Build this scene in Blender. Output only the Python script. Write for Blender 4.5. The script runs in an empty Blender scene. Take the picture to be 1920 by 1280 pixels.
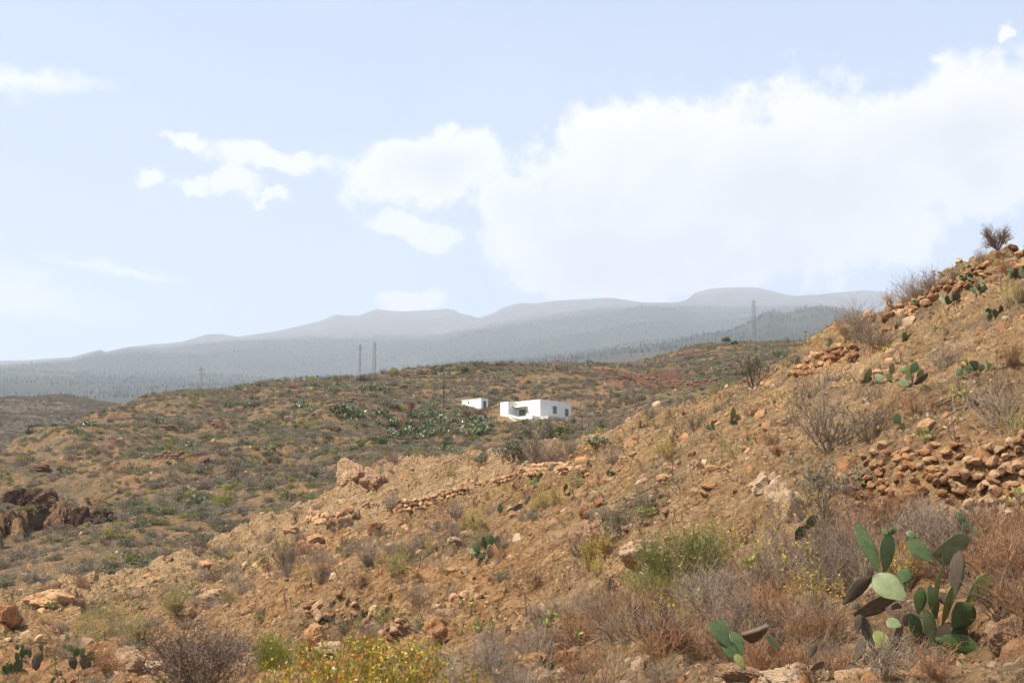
import bpy, math, random
import numpy as np
from mathutils import Vector, Matrix, Euler

SC = bpy.context.scene
# ------------------------------------------------------------------ camera
F_PX = 2667.0                      # focal length in pixels of a 1920 px wide frame
HORIZON = 1060.0
PITCH = math.atan((HORIZON - 640.0) / F_PX)
EYE = np.array([0.0, 0.0, 1.7])
cam_d = bpy.data.cameras.new('camera')
cam_d.sensor_width = 36.0
cam_d.lens = 36.0 * F_PX / 1920.0
cam_d.clip_start = 0.1
cam_d.clip_end = 60000.0
cam = bpy.data.objects.new('camera', cam_d)
SC.collection.objects.link(cam)
cam.location = EYE
cam.rotation_euler = (math.pi / 2 + PITCH, 0, 0)
SC.camera = cam
# ------------------------------------------------------------------ light and exposure
SUN_H = np.array([-0.93, -0.37]); SUN_H = SUN_H / np.linalg.norm(SUN_H)
SUN_EL = math.radians(55.0)
sun_dir = Vector((SUN_H[0] * math.cos(SUN_EL), SUN_H[1] * math.cos(SUN_EL), math.sin(SUN_EL)))
sl = bpy.data.lights.new('sun', 'SUN')
sl.energy = 5.0
sl.angle = math.radians(0.6)
sl.color = (1.0, 0.93, 0.81)
sun = bpy.data.objects.new('sun', sl)
SC.collection.objects.link(sun)
sun.rotation_euler = sun_dir.to_track_quat('Z', 'Y').to_euler()
sun.location = (0, 0, 50)
SC.view_settings.view_transform = 'Standard'
SC.view_settings.look = 'None'
SC.view_settings.gamma = 1.0
SC.view_settings.use_curve_mapping = False
SC.view_settings.exposure = 0.92
SC.cycles.use_denoising = True
SC.cycles.max_bounces = 8
SC.cycles.diffuse_bounces = 3
SC.cycles.transparent_max_bounces = 8
SC.cycles.volume_bounces = 1
SC.cycles.use_adaptive_sampling = True
SC.cycles.adaptive_threshold = 0.02
SKY_STRENGTH = 0.10


def ang(px, py):
    """azimuth and tan(elevation) of the ray through a photo pixel"""
    px = np.asarray(px, float); py = np.asarray(py, float)
    cx = (px - 960.0) / F_PX; cy = (640.0 - py) / F_PX
    c, s = math.cos(PITCH), math.sin(PITCH)
    y = c - cy * s; z = s + cy * c
    return np.arctan2(cx, y), z / np.hypot(cx, y)


def to_px(P):
    """photo pixel of world points (N,3)"""
    d = np.asarray(P, float) - EYE
    c, s = math.cos(PITCH), math.sin(PITCH)
    f = d[..., 1] * c + d[..., 2] * s
    u = -d[..., 1] * s + d[..., 2] * c
    f = np.where(np.abs(f) < 1e-6, 1e-6, f)
    return 960 + F_PX * d[..., 0] / f, 640 - F_PX * u / f, f


class N:
    """tiny node-tree writer"""
    def __init__(s, tree):
        s.t = tree; s.n = tree.nodes; s.l = tree.links

    def add(s, typ, ins=None, **kw):
        nd = s.n.new(typ)
        for k, v in kw.items():
            setattr(nd, k, v)
        if ins:
            for k, v in ins.items():
                s.put(nd.inputs[k], v)
        return nd

    def put(s, sock, v):
        if isinstance(v, bpy.types.NodeSocket):
            s.l.new(v, sock)
        else:
            sock.default_value = v

    def math(s, op, a, b=0.0, c=0.0, clamp=False):
        nd = s.n.new('ShaderNodeMath'); nd.operation = op; nd.use_clamp = clamp
        s.put(nd.inputs[0], a); s.put(nd.inputs[1], b); s.put(nd.inputs[2], c)
        return nd.outputs[0]

    def vmath(s, op, a, b=(0, 0, 0), out=0, scale=None):
        nd = s.n.new('ShaderNodeVectorMath'); nd.operation = op
        s.put(nd.inputs[0], a); s.put(nd.inputs[1], b)
        if scale is not None: s.put(nd.inputs['Scale'], scale)
        return nd.outputs[out]

    def noise(s, vec, scale, detail=3.0, rough=0.55, dist=0.0):
        nd = s.add('ShaderNodeTexNoise', {'Vector': vec, 'Scale': scale, 'Detail': detail, 'Roughness': rough, 'Distortion': dist})
        return nd.outputs['Fac']

    def ramp(s, fac, stops, interp='LINEAR'):
        nd = s.n.new('ShaderNodeValToRGB'); nd.color_ramp.interpolation = interp
        cr = nd.color_ramp
        while len(cr.elements) < len(stops): cr.elements.new(0.5)
        for e, (p, c) in zip(cr.elements, stops):
            e.position = p
            e.color = (c, c, c, 1) if isinstance(c, (int, float)) else (*c, 1)
        s.put(nd.inputs[0], fac)
        return nd.outputs['Color']

    def mix(s, fac, a, b, mode='MIX'):
        nd = s.n.new('ShaderNodeMix'); nd.data_type = 'RGBA'; nd.blend_type = mode
        s.put(nd.inputs[0], fac)
        s.put(nd.inputs[6], a if isinstance(a, bpy.types.NodeSocket) else (*a, 1))
        s.put(nd.inputs[7], b if isinstance(b, bpy.types.NodeSocket) else (*b, 1))
        return nd.outputs[2]

    def smooth(s, v, a, b, lo=0.0, hi=1.0):
        nd = s.n.new('ShaderNodeMapRange'); nd.interpolation_type = 'SMOOTHSTEP'
        s.put(nd.inputs[0], v); s.put(nd.inputs[1], a); s.put(nd.inputs[2], b)
        s.put(nd.inputs[3], lo); s.put(nd.inputs[4], hi)
        return nd.outputs[0]


# ------------------------------------------------------------------ world: Nishita sky with real cloud shapes by direction
world = bpy.data.worlds.new('World')
SC.world = world
world.use_nodes = True
wt = world.node_tree
wt.nodes.clear()
w = N(wt)
sky = w.add('ShaderNodeTexSky', sky_type='NISHITA', sun_disc=False, sun_elevation=SUN_EL,
            sun_rotation=math.atan2(SUN_H[0], SUN_H[1]), air_density=1.0, dust_density=2.5, ozone_density=1.5, altitude=900)
tc = w.add('ShaderNodeTexCoord')
dirn = w.vmath('NORMALIZE', tc.outputs['Generated'])
sep = w.add('ShaderNodeSeparateXYZ', {0: dirn})
az = w.math('ARCTAN2', sep.outputs[0], sep.outputs[1])
el = w.math('ARCSINE', sep.outputs[2])
# degrees
azd = w.math('MULTIPLY', az, 57.2958)
eld = w.math('MULTIPLY', el, 57.2958)
P2 = w.add('ShaderNodeCombineXYZ', {0: azd, 1: eld, 2: 0.0}).outputs[0]
# domain warp
wn = w.add('ShaderNodeTexNoise', {'Vector': dirn, 'Scale': 9.0, 'Detail': 6.0, 'Roughness': 0.6})
warp = w.vmath('SCALE', w.vmath('SUBTRACT', wn.outputs['Color'], (0.5, 0.5, 0.5)), scale=3.2)
P2w = w.vmath('ADD', P2, warp)
wn2 = w.add('ShaderNodeTexNoise', {'Vector': dirn, 'Scale': 38.0, 'Detail': 6.0, 'Roughness': 0.6})
P2w = w.vmath('ADD', P2w, w.vmath('SCALE', w.vmath('SUBTRACT', wn2.outputs['Color'], (0.5, 0.5, 0.5)), scale=1.7))


def deg(px, py):
    a, t = ang(px, py)
    return math.degrees(float(a)), math.degrees(math.atan(float(t)))


def blob(px, py, rx, ry, rot=0.0, amp=1.0, src=None):
    a, e = deg(px, py)
    k = 57.2958 / F_PX
    v = w.vmath('SUBTRACT', src or P2w, (a, e, 0))
    r = w.add('ShaderNodeVectorRotate', {'Vector': v, 'Angle': math.radians(-rot)}, rotation_type='Z_AXIS').outputs[0]
    r = w.vmath('MULTIPLY', r, (1 / (rx * k), 1 / (ry * k), 0))
    d = w.vmath('LENGTH', r, out=1)
    g = w.math('SUBTRACT', 1.0, d)
    return w.math('MULTIPLY', g, amp)


def smax(lst, k=0.35):
    cur = lst[0]
    for b in lst[1:]:
        cur = w.math('SMOOTH_MAX', cur, b, k)
    return cur


big = [blob(1500, 340, 470, 200, 7), blob(1180, 330, 330, 170, 18), blob(1130, 470, 240, 130, -6), blob(1800, 250, 330, 150, 14),
       blob(815, 325, 195, 80, 14), blob(1000, 400, 150, 130, 0), blob(1330, 470, 330, 90, 4), blob(1840, 330, 130, 90, 0),
       blob(2150, 240, 330, 170, 8)]
small = [blob(345, 263, 58, 22, -8), blob(500, 312, 150, 40, -6), blob(560, 305, 40, 30, 0), blob(420, 350, 80, 28, -14),
         blob(350, 345, 40, 22, 0), blob(500, 384, 46, 16, 8), blob(770, 445, 110, 36, -8), blob(1050, 535, 150, 30, 0),
         blob(775, 562, 80, 26, 0), blob(1885, 60, 24, 22, 0), blob(272, 330, 40, 20, 10)]
wisp = [blob(30, 140, 240, 34, -3), blob(20, 560, 250, 70, -12), blob(220, 520, 170, 16, -8)]
n1 = w.noise(dirn, 24.0, 10.0, 0.62)
n2 = w.noise(dirn, 90.0, 5.0, 0.6)
nn = w.math('ADD', w.math('MULTIPLY', w.math('SUBTRACT', n1, 0.5), 1.5), w.math('MULTIPLY', w.math('SUBTRACT', n2, 0.5), 0.35))
fb = w.math('ADD', smax(big, 0.25), nn)
fs = w.math('ADD', smax(small, 0.12), w.math('MULTIPLY', nn, 1.15))
fw = w.math('ADD', smax(wisp, 0.2), w.math('MULTIPLY', nn, 0.45))
# general clouds elsewhere in the sky, out of the photographed part
gen = w.noise(w.vmath('MULTIPLY', dirn, (1, 1, 2.2)), 3.2, 7.0, 0.6)
side = w.smooth(w.math('ABSOLUTE', w.math('SUBTRACT', azd, 2.0)), 27.0, 42.0)
high = w.smooth(eld, 26.0, 36.0)
out = w.math('MAXIMUM', side, high)
gen = w.math('MULTIPLY', w.smooth(gen, 0.56, 0.72), out)
dens = w.math('MAXIMUM', w.math('MAXIMUM', w.math('MULTIPLY', w.smooth(fb, 0.02, 0.34), w.smooth(w.math('ADD', eld, w.math('MULTIPLY', n1, 5.0)), 9.5, 16.0, 0.62, 1.0)), w.smooth(fs, 0.06, 0.50, 0.0, 0.92)),
              w.math('MAXIMUM', w.smooth(fw, 0.05, 0.9, 0.0, 0.8), gen))
thin = w.smooth(w.noise(w.vmath('MULTIPLY', dirn, (1, 1, 3)), 5.0, 5.0, 0.6), 0.45, 0.8, 0.0, 0.10)
dens = w.math('MAXIMUM', dens, thin)
# cloud brightness: bright rims, faintly grey in the thick lower body
thick = w.smooth(w.math('ADD', smax(big, 0.3), w.math('MULTIPLY', w.math('SUBTRACT', eld, 15.0), -0.05)), 0.15, 0.9)
cn = w.noise(dirn, 13.0, 7.0, 0.6)
grey = w.math('MULTIPLY', thick, w.smooth(cn, 0.36, 0.58, 0.35, 1.0))
ccol = w.mix(grey, (5.95, 5.75, 5.5), (4.6, 4.5, 4.42))
# light veil of air that whitens the blue towards the horizon and the sun side
veil = w.smooth(eld, 34.0, -2.0, 0.40, 0.74)
skyc = w.mix(veil, sky.outputs[0], (3.85, 4.42, 5.55))
col = w.mix(dens, skyc, ccol)
bg = w.add('ShaderNodeBackground', {'Color': col, 'Strength': SKY_STRENGTH})
wo = w.add('ShaderNodeOutputWorld', {'Surface': bg.outputs[0]})
world.cycles.sampling_method = 'MANUAL'
world.cycles.sample_map_resolution = 512

# ------------------------------------------------------------------ numpy noise
_rng = np.random.default_rng(7)
_perm = _rng.permutation(256).astype(np.int64)
_perm = np.concatenate([_perm, _perm])
_g = _rng.uniform(0, 2 * math.pi, 256)
_gx, _gy = np.cos(_g), np.sin(_g)


def pnoise(x, y):
    xi = np.floor(x).astype(np.int64); yi = np.floor(y).astype(np.int64)
    xf = x - xi; yf = y - yi
    u = xf * xf * xf * (xf * (xf * 6 - 15) + 10); v = yf * yf * yf * (yf * (yf * 6 - 15) + 10)
    def g(ix, iy, dx, dy):
        h = _perm[_perm[ix & 255] + (iy & 255)]
        return _gx[h] * dx + _gy[h] * dy
    a = g(xi, yi, xf, yf); b = g(xi + 1, yi, xf - 1, yf)
    c = g(xi, yi + 1, xf, yf - 1); d = g(xi + 1, yi + 1, xf - 1, yf - 1)
    return ((a + u * (b - a)) * (1 - v) + (c + u * (d - c)) * v) * 1.5


def sstep(x, a, b):
    t = np.clip((x - a) / (b - a), 0, 1)
    return t * t * (3 - 2 * t)


# ------------------------------------------------------------------ terrain: range/elevation profile along every azimuth
# each curve: points (photo px, photo py, range in metres), nearest curve first
CURVES = [
    [(0, 1285, 30), (500, 1285, 22), (900, 1290, 14.5), (1300, 1290, 10.5), (1650, 1288, 8.3), (1920, 1280, 7.2)],
    [(0, 1235, 38), (300, 1215, 37), (600, 1215, 27), (900, 1225, 19), (1200, 1170, 15), (1400, 1262, 10.6), (1500, 1262, 10.4), (1700, 1265, 10.3), (1850, 1245, 10.0), (1920, 1210, 9.2)],
    [(0, 1205, 43), (300, 1180, 43), (600, 1200, 30), (900, 1208, 22), (1200, 1130, 18), (1400, 1130, 14), (1500, 1120, 13.2), (1700, 1100, 12.4), (1850, 1080, 12), (1920, 1060, 11.6)],
    [(0, 1180, 48), (250, 1140, 50), (420, 1150, 40), (560, 1180, 33), (760, 1192, 31), (1000, 1160, 27), (1200, 1090, 22), (1450, 1040, 18), (1650, 1020, 15.5), (1920, 985, 15)],
    [(0, 1140, 54), (250, 1110, 57), (420, 1110, 46), (560, 1128, 35.5), (760, 1128, 33.0), (1000, 1118, 30), (1200, 1040, 25), (1450, 975, 20.5), (1600, 950, 19), (1700, 955, 18.6), (1920, 955, 18.5)],
    [(0, 1118, 61), (200, 1088, 68), (330, 1062, 72), (500, 1050, 60), (800, 1030, 44), (1100, 960, 33), (1300, 900, 28), (1500, 850, 25.5), (1620, 845, 22.5), (1700, 835, 20.6), (1800, 820, 20.0), (1920, 795, 19.8)],
    [(0, 1112, 64), (200, 1082, 71), (330, 1050, 76), (440, 1010, 79), (560, 985, 76), (800, 950, 66), (1000, 900, 62), (1150, 850, 56), (1300, 800, 48), (1500, 745, 40), (1700, 690, 34), (1920, 660, 31)],
    [(-200, 1125, 62), (0, 1108, 66), (200, 1079, 73), (330, 1047, 78), (440, 998, 83), (560, 945, 88), (640, 905, 92), (690, 880, 94), (740, 862, 96), (860, 850, 98), (1000, 842, 95), (1060, 832, 92), (1150, 815, 86), (1230, 780, 78), (1330, 752, 72), (1400, 717, 68), (1500, 666, 62), (1560, 628, 59), (1640, 597, 56), (1700, 567, 53), (1770, 532, 49), (1840, 497, 46.5), (1920, 464, 44), (2150, 370, 41)],
    [(0, 1190, 92), (400, 1120, 108), (740, 920, 118), (900, 880, 124), (1150, 852, 122), (1330, 815, 105), (1500, 745, 90), (1700, 650, 75), (1920, 540, 62)],
    [(0, 1040, 132), (200, 1000, 142), (400, 955, 152), (600, 890, 160), (740, 850, 165), (900, 832, 175), (1150, 812, 185), (1250, 775, 192), (1400, 740, 185), (1560, 700, 160), (1920, 590, 110)],
    [(0, 925, 172), (200, 885, 190), (400, 835, 208), (700, 800, 222), (830, 790, 226), (900, 798, 226), (960, 800, 228), (1040, 800, 228), (1090, 795, 230), (1150, 778, 238), (1300, 735, 255), (1500, 700, 230), (1920, 620, 180)],
    [(0, 880, 200), (200, 838, 225), (400, 795, 242), (700, 768, 252), (830, 768, 246), (880, 770, 246), (960, 782, 240), (1013, 786, 240), (1090, 785, 246), (1150, 765, 252), (1300, 722, 275), (1500, 685, 290), (1920, 640, 240)],
    [(0, 850, 228), (200, 795, 260), (400, 757, 300), (700, 730, 320), (900, 716, 325), (1050, 712, 322), (1200, 708, 335), (1400, 678, 350), (1560, 664, 340), (1920, 650, 300)],
    [(-200, 905, 230), (0, 832, 250), (60, 808, 265), (110, 792, 280), (170, 770, 300), (230, 757, 320), (330, 742, 350), (480, 724, 370), (560, 713, 380), (640, 709, 380), (700, 707, 385), (770, 696, 390), (900, 685, 390), (1050, 683, 395), (1180, 684, 420), (1250, 668, 430), (1300, 652, 440), (1350, 645, 445), (1400, 641, 445), (1500, 640, 450), (1600, 640, 450), (1920, 640, 450)],
    [(0, 960, 320), (230, 850, 400), (400, 800, 460), (1000, 730, 520), (1500, 690, 560), (1920, 690, 560)],
    # small brown hill on the left, then far country
    [(-300, 850, 560), (0, 845, 600), (230, 815, 640), (500, 805, 640), (1920, 740, 640)],
    [(-300, 735, 800), (0, 747, 800), (60, 744, 810), (120, 741, 820), (160, 748, 830), (230, 763, 840), (330, 790, 850), (500, 795, 850), (1200, 745, 850), (1920, 730, 850)],
    [(-300, 800, 1150), (400, 800, 1150), (1920, 760, 1150)],
    [(-300, 758, 1700), (0, 757, 1700), (300, 752, 1700), (600, 740, 1700), (1000, 715, 1700), (1920, 705, 1700)],
    [(-300, 738, 2600), (0, 738, 2600), (300, 736, 2600), (600, 715, 2600), (1000, 700, 2600), (1300, 680, 2600), (1920, 660, 2600)],
    [(-300, 715, 4000), (0, 712, 4000), (400, 705, 4000), (640, 700, 4000), (900, 680, 4000), (1200, 660, 4000), (1370, 640, 4000), (1440, 600, 4000), (1470, 608, 4000), (1560, 597, 4000), (1700, 606, 4000), (1920, 620, 4000)],
    [(-300, 713, 4500), (0, 710, 4500), (400, 703, 4500), (640, 696, 4500), (900, 672, 4500), (1200, 650, 4500), (1370, 642, 4600), (1440, 618, 4600), (1560, 612, 4600), (1920, 630, 4600)],
    [(-300, 690, 7000), (0, 687, 7000), (130, 678, 7000), (190, 661, 7000), (196, 667, 7000), (240, 657, 7000), (300, 655, 7000), (450, 640, 7200), (640, 632, 7200), (820, 630, 7300), (950, 605, 7400), (1080, 585, 7400), (1200, 574, 7400), (1280, 576, 7400), (1400, 577, 7400), (1520, 572, 7400), (1620, 590, 7400), (1920, 600, 7400)],
    [(-300, 689, 10000), (0, 686.5, 10000), (130, 678, 9000), (190, 660.5, 9000), (196, 666.5, 9000), (240, 656, 9000), (290, 650, 9500), (340, 644, 9500), (385, 628, 9800), (415, 627, 9800), (445, 633, 9800), (520, 621, 10000), (600, 602, 10000), (630, 589, 10000), (645, 592, 10000), (672, 592, 10000), (705, 580, 10000), (712, 581, 10000), (750, 584, 10000), (800, 582, 10000), (838, 579, 10000), (852, 581, 10000), (864, 589, 10000), (885, 592, 10000), (893, 597, 10000), (900, 596, 10000), (925, 588, 10000), (945, 576, 10000), (968, 570, 10000), (978, 568, 10000), (1005, 569, 10000), (1030, 565, 10000), (1090, 561, 10000), (1150, 560, 10000), (1185, 569, 10000), (1200, 573.5, 9600), (1265, 574, 9500), (1283, 567, 9800), (1302, 550, 10000), (1318, 546, 10000), (1330, 542, 10000), (1368, 540, 10000), (1400, 539, 10000), (1425, 541, 10000), (1470, 552, 10000), (1500, 557, 10000), (1560, 550, 10000), (1620, 545, 10000), (1660, 548, 10000), (1690, 556, 10000), (1760, 580, 10000), (1920, 600, 10000)],
    [(-300, 730, 12500), (1920, 690, 12500)],
]
NC = len(CURVES)
AZL = math.radians(26.0)
GAZ = np.arange(-AZL, AZL + 1e-9, 0.0008)
ktan = []; klr = []
ktan.append(np.full(GAZ.shape, (0.0 - EYE[2]) / 0.8)); klr.append(np.full(GAZ.shape, math.log(0.8)))
ktan.append((np.full(GAZ.shape, 0.05) - EYE[2]) / 4.0); klr.append(np.full(GAZ.shape, math.log(4.0)))


def _sm(a, k):
    if k < 1: return a
    kk = np.hanning(2 * k + 3)[1:-1]; kk /= kk.sum()
    return np.convolve(np.pad(a, k, mode='edge'), kk, 'valid')


for ci, c in enumerate(CURVES):
    px = np.array([p[0] for p in c], float); py = np.array([p[1] for p in c], float); rr = np.array([p[2] for p in c], float)
    a, t = ang(px, py)
    o = np.argsort(a)
    k = 10 if ci < 14 else 3
    ktan.append(_sm(np.interp(GAZ, a[o], t[o]), k)); klr.append(_sm(np.interp(GAZ, a[o], np.log(rr[o])), k))
ktan = np.array(ktan); klr = np.array(klr)
for i in range(1, klr.shape[0]):
    klr[i] = np.maximum(klr[i], klr[i - 1] + 0.02)
LR0, LR1, NLR = math.log(0.8), math.log(12500.0), 3000
GLR = np.linspace(LR0, LR1, NLR)


def _pchip_all(X, Y, xs):
    """X,Y (K,A) knots; xs (M,) -> (A,M)"""
    H = np.diff(X, axis=0); D = np.diff(Y, axis=0) / H
    M = np.zeros_like(Y)
    w1 = 2 * H[1:] + H[:-1]; w2 = H[1:] + 2 * H[:-1]
    same = D[:-1] * D[1:] > 0
    with np.errstate(divide='ignore', invalid='ignore'):
        hm = (w1 + w2) / (w1 / D[:-1] + w2 / D[1:])
    M[1:-1] = np.where(same, hm, 0)
    M[0] = D[0]; M[-1] = D[-1]
    out = np.empty((X.shape[1], len(xs)), np.float32)
    for j in range(X.shape[1]):
        i = np.clip(np.searchsorted(X[:, j], xs) - 1, 0, X.shape[0] - 2)
        h = H[i, j]; t = np.clip((xs - X[i, j]) / h, 0, 1)
        t2 = t * t; t3 = t2 * t
        out[j] = (2 * t3 - 3 * t2 + 1) * Y[i, j] + (t3 - 2 * t2 + t) * h * M[i, j] + (-2 * t3 + 3 * t2) * Y[i + 1, j] + (t3 - t2) * h * M[i + 1, j]
    return out


GRID = _pchip_all(klr, ktan, GLR)


def base_tan(az_, lr):
    fa = np.clip((az_ + AZL) / 0.0008, 0, len(GAZ) - 1.001); fl = np.clip((lr - LR0) / (LR1 - LR0) * (NLR - 1), 0, NLR - 1.001)
    ia = fa.astype(np.int64); il = fl.astype(np.int64); ta = fa - ia; tl = fl - il
    return ((GRID[ia, il] * (1 - ta) + GRID[ia + 1, il] * ta) * (1 - tl) + (GRID[ia, il + 1] * (1 - ta) + GRID[ia + 1, il + 1] * ta) * tl)


HOUSE_XY = None


def height(x, y):
    """ground height for world x, y arrays"""
    x = np.asarray(x, float); y = np.asarray(y, float)
    r = np.maximum(np.hypot(x, y), 0.8); a = np.arctan2(x, y); lr = np.log(r)
    z = EYE[2] + r * base_tan(np.clip(a, -AZL, AZL), lr)
    # away from the photographed sector the land evens out
    wv = sstep(np.abs(a), math.radians(34), math.radians(110))
    z = z * (1 - wv) + (-0.03 * np.minimum(r, 3000)) * wv
    if np.all(r > 640):
        m = sstep(r, 900, 2500)
        far = 0
        for wl, am in ((2600, 70), (1100, 36), (420, 15), (170, 6)):
            n = pnoise(x / wl + 31.7, y / wl + 11.3)
            far = far + am * (0.35 - np.abs(n)) * 1.2
        crest = 1 - 0.85 * sstep(r, 8200, 9300)
        crest = crest * (1 - 0.6 * (np.abs(a) < 2) * sstep(r, 6300, 6900) * (1 - sstep(r, 7700, 8200)))
        z = z + m * far * crest * 0.8
        z = z + (1 - m) * 1.5 * pnoise(x / 60, y / 60)
        return z
    right = sstep(a, -0.12, 0.10)
    slope = 0.10 + 0.36 * right
    # broad relief
    amp = sstep(r, 120, 200); z0 = z
    calm0 = 1 - sstep(r, 300, 370)
    gul = np.abs(pnoise((x + 0.5 * y) / 34 + 3, (y - 0.3 * x) / 60))
    z = z + amp * calm0 * 2.6 * (sstep(gul, 0.0, 0.42) - 0.6)
    z = z + amp * (1.0 * pnoise(x / 38 + 3, y / 38) + 0.7 * pnoise(x / 15, y / 15 + 9) + 0.35 * pnoise(x / 6 + 2, y / 6))
    # terracing of the far hill: low banks following the contours
    tz = z + 2.6 * pnoise(x / 45 + 5, y / 45 + 5) + 0.8 * pnoise(x / 12, y / 12)
    st = 2.6; fr = tz / st - np.floor(tz / st)
    saw = (sstep(fr, 0.62, 0.78) - fr) * st
    tm = sstep(r, 150, 190) * sstep(pnoise(x / 40 + 40, y / 40 - 7), -0.25, 0.15)
    hx, hy = HP[0], HP[1]
    hd = np.hypot(x - hx, y - hy)
    tm = tm * sstep(hd, 10, 22)
    calm = 1 - np.exp(-(((x - hx + 5) ** 2 + (y - hy - 3) ** 2) / 15.0 ** 2) ** 2)
    z = z0 + (z - z0) * calm + 0.42 * tm * saw * calm - 0.25 * (1 - calm)
    nz = 1 - sstep(r, 100, 130)
    # near relief
    s = z - slope * x + 0.10 * y
    al = x * (1 - 0.25 * right) + y * 0.45
    z = z + nz * sstep(r, 11, 30) * (0.55 * pnoise(x / 9 + 1, y / 9) + 0.34 * pnoise(x / 3.7, y / 3.7 + 4))
    k1 = sstep(r, 12, 26) * nz
    # ledges of the bedded rock
    for st, am, wl in ((0.95, 0.42, 5.0), (0.36, 0.24, 2.0)):
        q = s / st + 1.3 * pnoise(al / wl, s / st * 0.35 + 3) + 0.5 * pnoise(x / 1.3, y / 1.3)
        fr = q - np.floor(q)
        z = z + k1 * am * (1 + 0.9 * sstep(r, 48, 62)) * (sstep(fr, 0.55, 0.8) - fr)
    k2 = sstep(r, 5, 12) * nz
    n = pnoise(x / 1.1 + 8, y / 1.5)
    z = z + k2 * sstep(r, 9, 16) * 0.26 * (0.3 - np.abs(n)) * 1.6
    n = pnoise(x / 0.45, y / 0.7 + 8)
    z = z + nz * 0.12 * (0.3 - np.abs(n)) * 1.5
    n = pnoise(x / 0.19, y / 0.35 + 8)
    z = z + (1 - sstep(r, 40, 60)) * 0.035 * n
    n = pnoise(x / 2.1, y / 3.0 + 8)
    z = z + sstep(r, 120, 180) * 0.45 * (0.3 - np.abs(n)) * 1.4 * calm
    # rock cliffs low on the left
    cz = cliff_mask(x, y)
    z = z + cz
    return z


# cliff band on the far left side: a step up to about 4 m
_ca, _ct = ang([0, 60, 110, 160, 210], [960, 965, 960, 965, 965])
CLIFF = [(float(a), r) for a, r in zip(_ca, (150, 158, 165, 172, 178))]


def cliff_mask(x, y):
    r = np.hypot(x, y); a = np.arctan2(x, y)
    rc = np.interp(a, [c[0] for c in CLIFF], [c[1] for c in CLIFF]) + 7.0 * pnoise(x / 9, y / 9 + 2) + 3.5 * pnoise(x / 3.4, y / 3.4) + 4.0 * pnoise(x / 1.9, y / 2.5)
    wa = 1 - sstep(a, CLIFF[-1][0] - 0.03, CLIFF[-1][0] + 0.006)
    return -wa * 2.1 * (1 - sstep(r - rc, -0.5, 0.9)) * sstep(r - rc, -38, -2)


_a, _t = ang(1013, 784)
HP = (240 * math.sin(float(_a)), 240 * math.cos(float(_a)))


_HLR = np.concatenate([np.linspace(math.log(4.0), math.log(100), 1400), np.linspace(math.log(100), math.log(630), 900)[1:]])


def hit(px, py):
    """first ground point seen through photo pixels -> (N,3); NaN when the ray misses the near ground"""
    px = np.atleast_1d(np.asarray(px, float)); py = np.atleast_1d(np.asarray(py, float))
    a, t = ang(px, py)
    out = np.full((len(px), 3), np.nan)
    for s in range(0, len(px), 400):
        sl_ = slice(s, s + 400)
        aa = a[sl_][:, None]; tt = t[sl_][:, None]
        R = np.exp(_HLR)[None, :]
        X = R * np.sin(aa); Y = R * np.cos(aa)
        Z = height(X, Y)
        hitm = Z >= EYE[2] + R * tt
        ok = hitm.any(axis=1); i = hitm.argmax(axis=1)
        idx = np.arange(len(i))
        r = np.exp(_HLR)[i]
        o = np.stack([r * np.sin(aa[:, 0]), r * np.cos(aa[:, 0]), Z[idx, i]], 1)
        o[~ok] = np.nan
        out[sl_] = o
    return out


def hit1(px, py):
    return hit([px], [py])[0]


def at_px(px, py, r):
    """point on the ray of a photo pixel at horizontal range r"""
    a, t = ang(px, py)
    a = float(a); t = float(t)
    return np.array([r * math.sin(a), r * math.cos(a), EYE[2] + r * t])

# ------------------------------------------------------------------ mesh helpers
def mesh_np(name, V, F, mats, mi=None, smooth=False):
    """V (n,3); F list of index arrays (m,3) / (m,4)"""
    me = bpy.data.meshes.new(name)
    V = np.asarray(V, np.float32)
    loops = []; tot = []
    for f in F:
        f = np.asarray(f, np.int32)
        if len(f) == 0: continue
        loops.append(f.ravel()); tot.append(np.full(len(f), f.shape[1], np.int32))
    loops = np.concatenate(loops); tot = np.concatenate(tot)
    me.vertices.add(len(V)); me.vertices.foreach_set('co', V.ravel())
    me.loops.add(len(loops)); me.loops.foreach_set('vertex_index', loops)
    me.polygons.add(len(tot))
    st = np.concatenate([[0], np.cumsum(tot)[:-1]]).astype(np.int32)
    me.polygons.foreach_set('loop_start', st)
    if mi is not None: me.polygons.foreach_set('material_index', np.asarray(mi, np.int32))
    me.polygons.foreach_set('use_smooth', np.full(len(tot), bool(smooth)))
    for m in (mats if isinstance(mats, (list, tuple)) else [mats]):
        me.materials.append(m)
    me.update(calc_edges=True)
    me.validate()
    return me


def link(name, me, parent=None, loc=None):
    o = bpy.data.objects.new(name, me)
    SC.collection.objects.link(o)
    if parent is not None: o.parent = parent
    if loc is not None: o.location = loc
    return o


def tag(o, label=None, cat=None, group=None, kind=None):
    if label: o['label'] = label
    if cat: o['category'] = cat
    if group: o['group'] = group
    if kind: o['kind'] = kind
    return o


def thing(name, label, cat, loc=(0, 0, 0), rz=0.0, group=None):
    o = bpy.data.objects.new(name, None)
    SC.collection.objects.link(o)
    o.location = loc; o.rotation_euler = (0, 0, rz)
    o.empty_display_size = 0.2
    return tag(o, label, cat, group)


def copy_tree(src, loc, rot=None, scale=None, label=None, group=None):
    r = src.copy(); SC.collection.objects.link(r)
    r.location = loc
    if rot is not None: r.rotation_euler = rot
    if scale is not None: r.scale = scale if hasattr(scale, '__len__') else (scale,) * 3
    if label: r['label'] = label
    if group: r['group'] = group
    for ch in src.children:
        c = ch.copy(); SC.collection.objects.link(c); c.parent = r
        for g in ch.children:
            d = g.copy(); SC.collection.objects.link(d); d.parent = c
    return r


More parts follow.
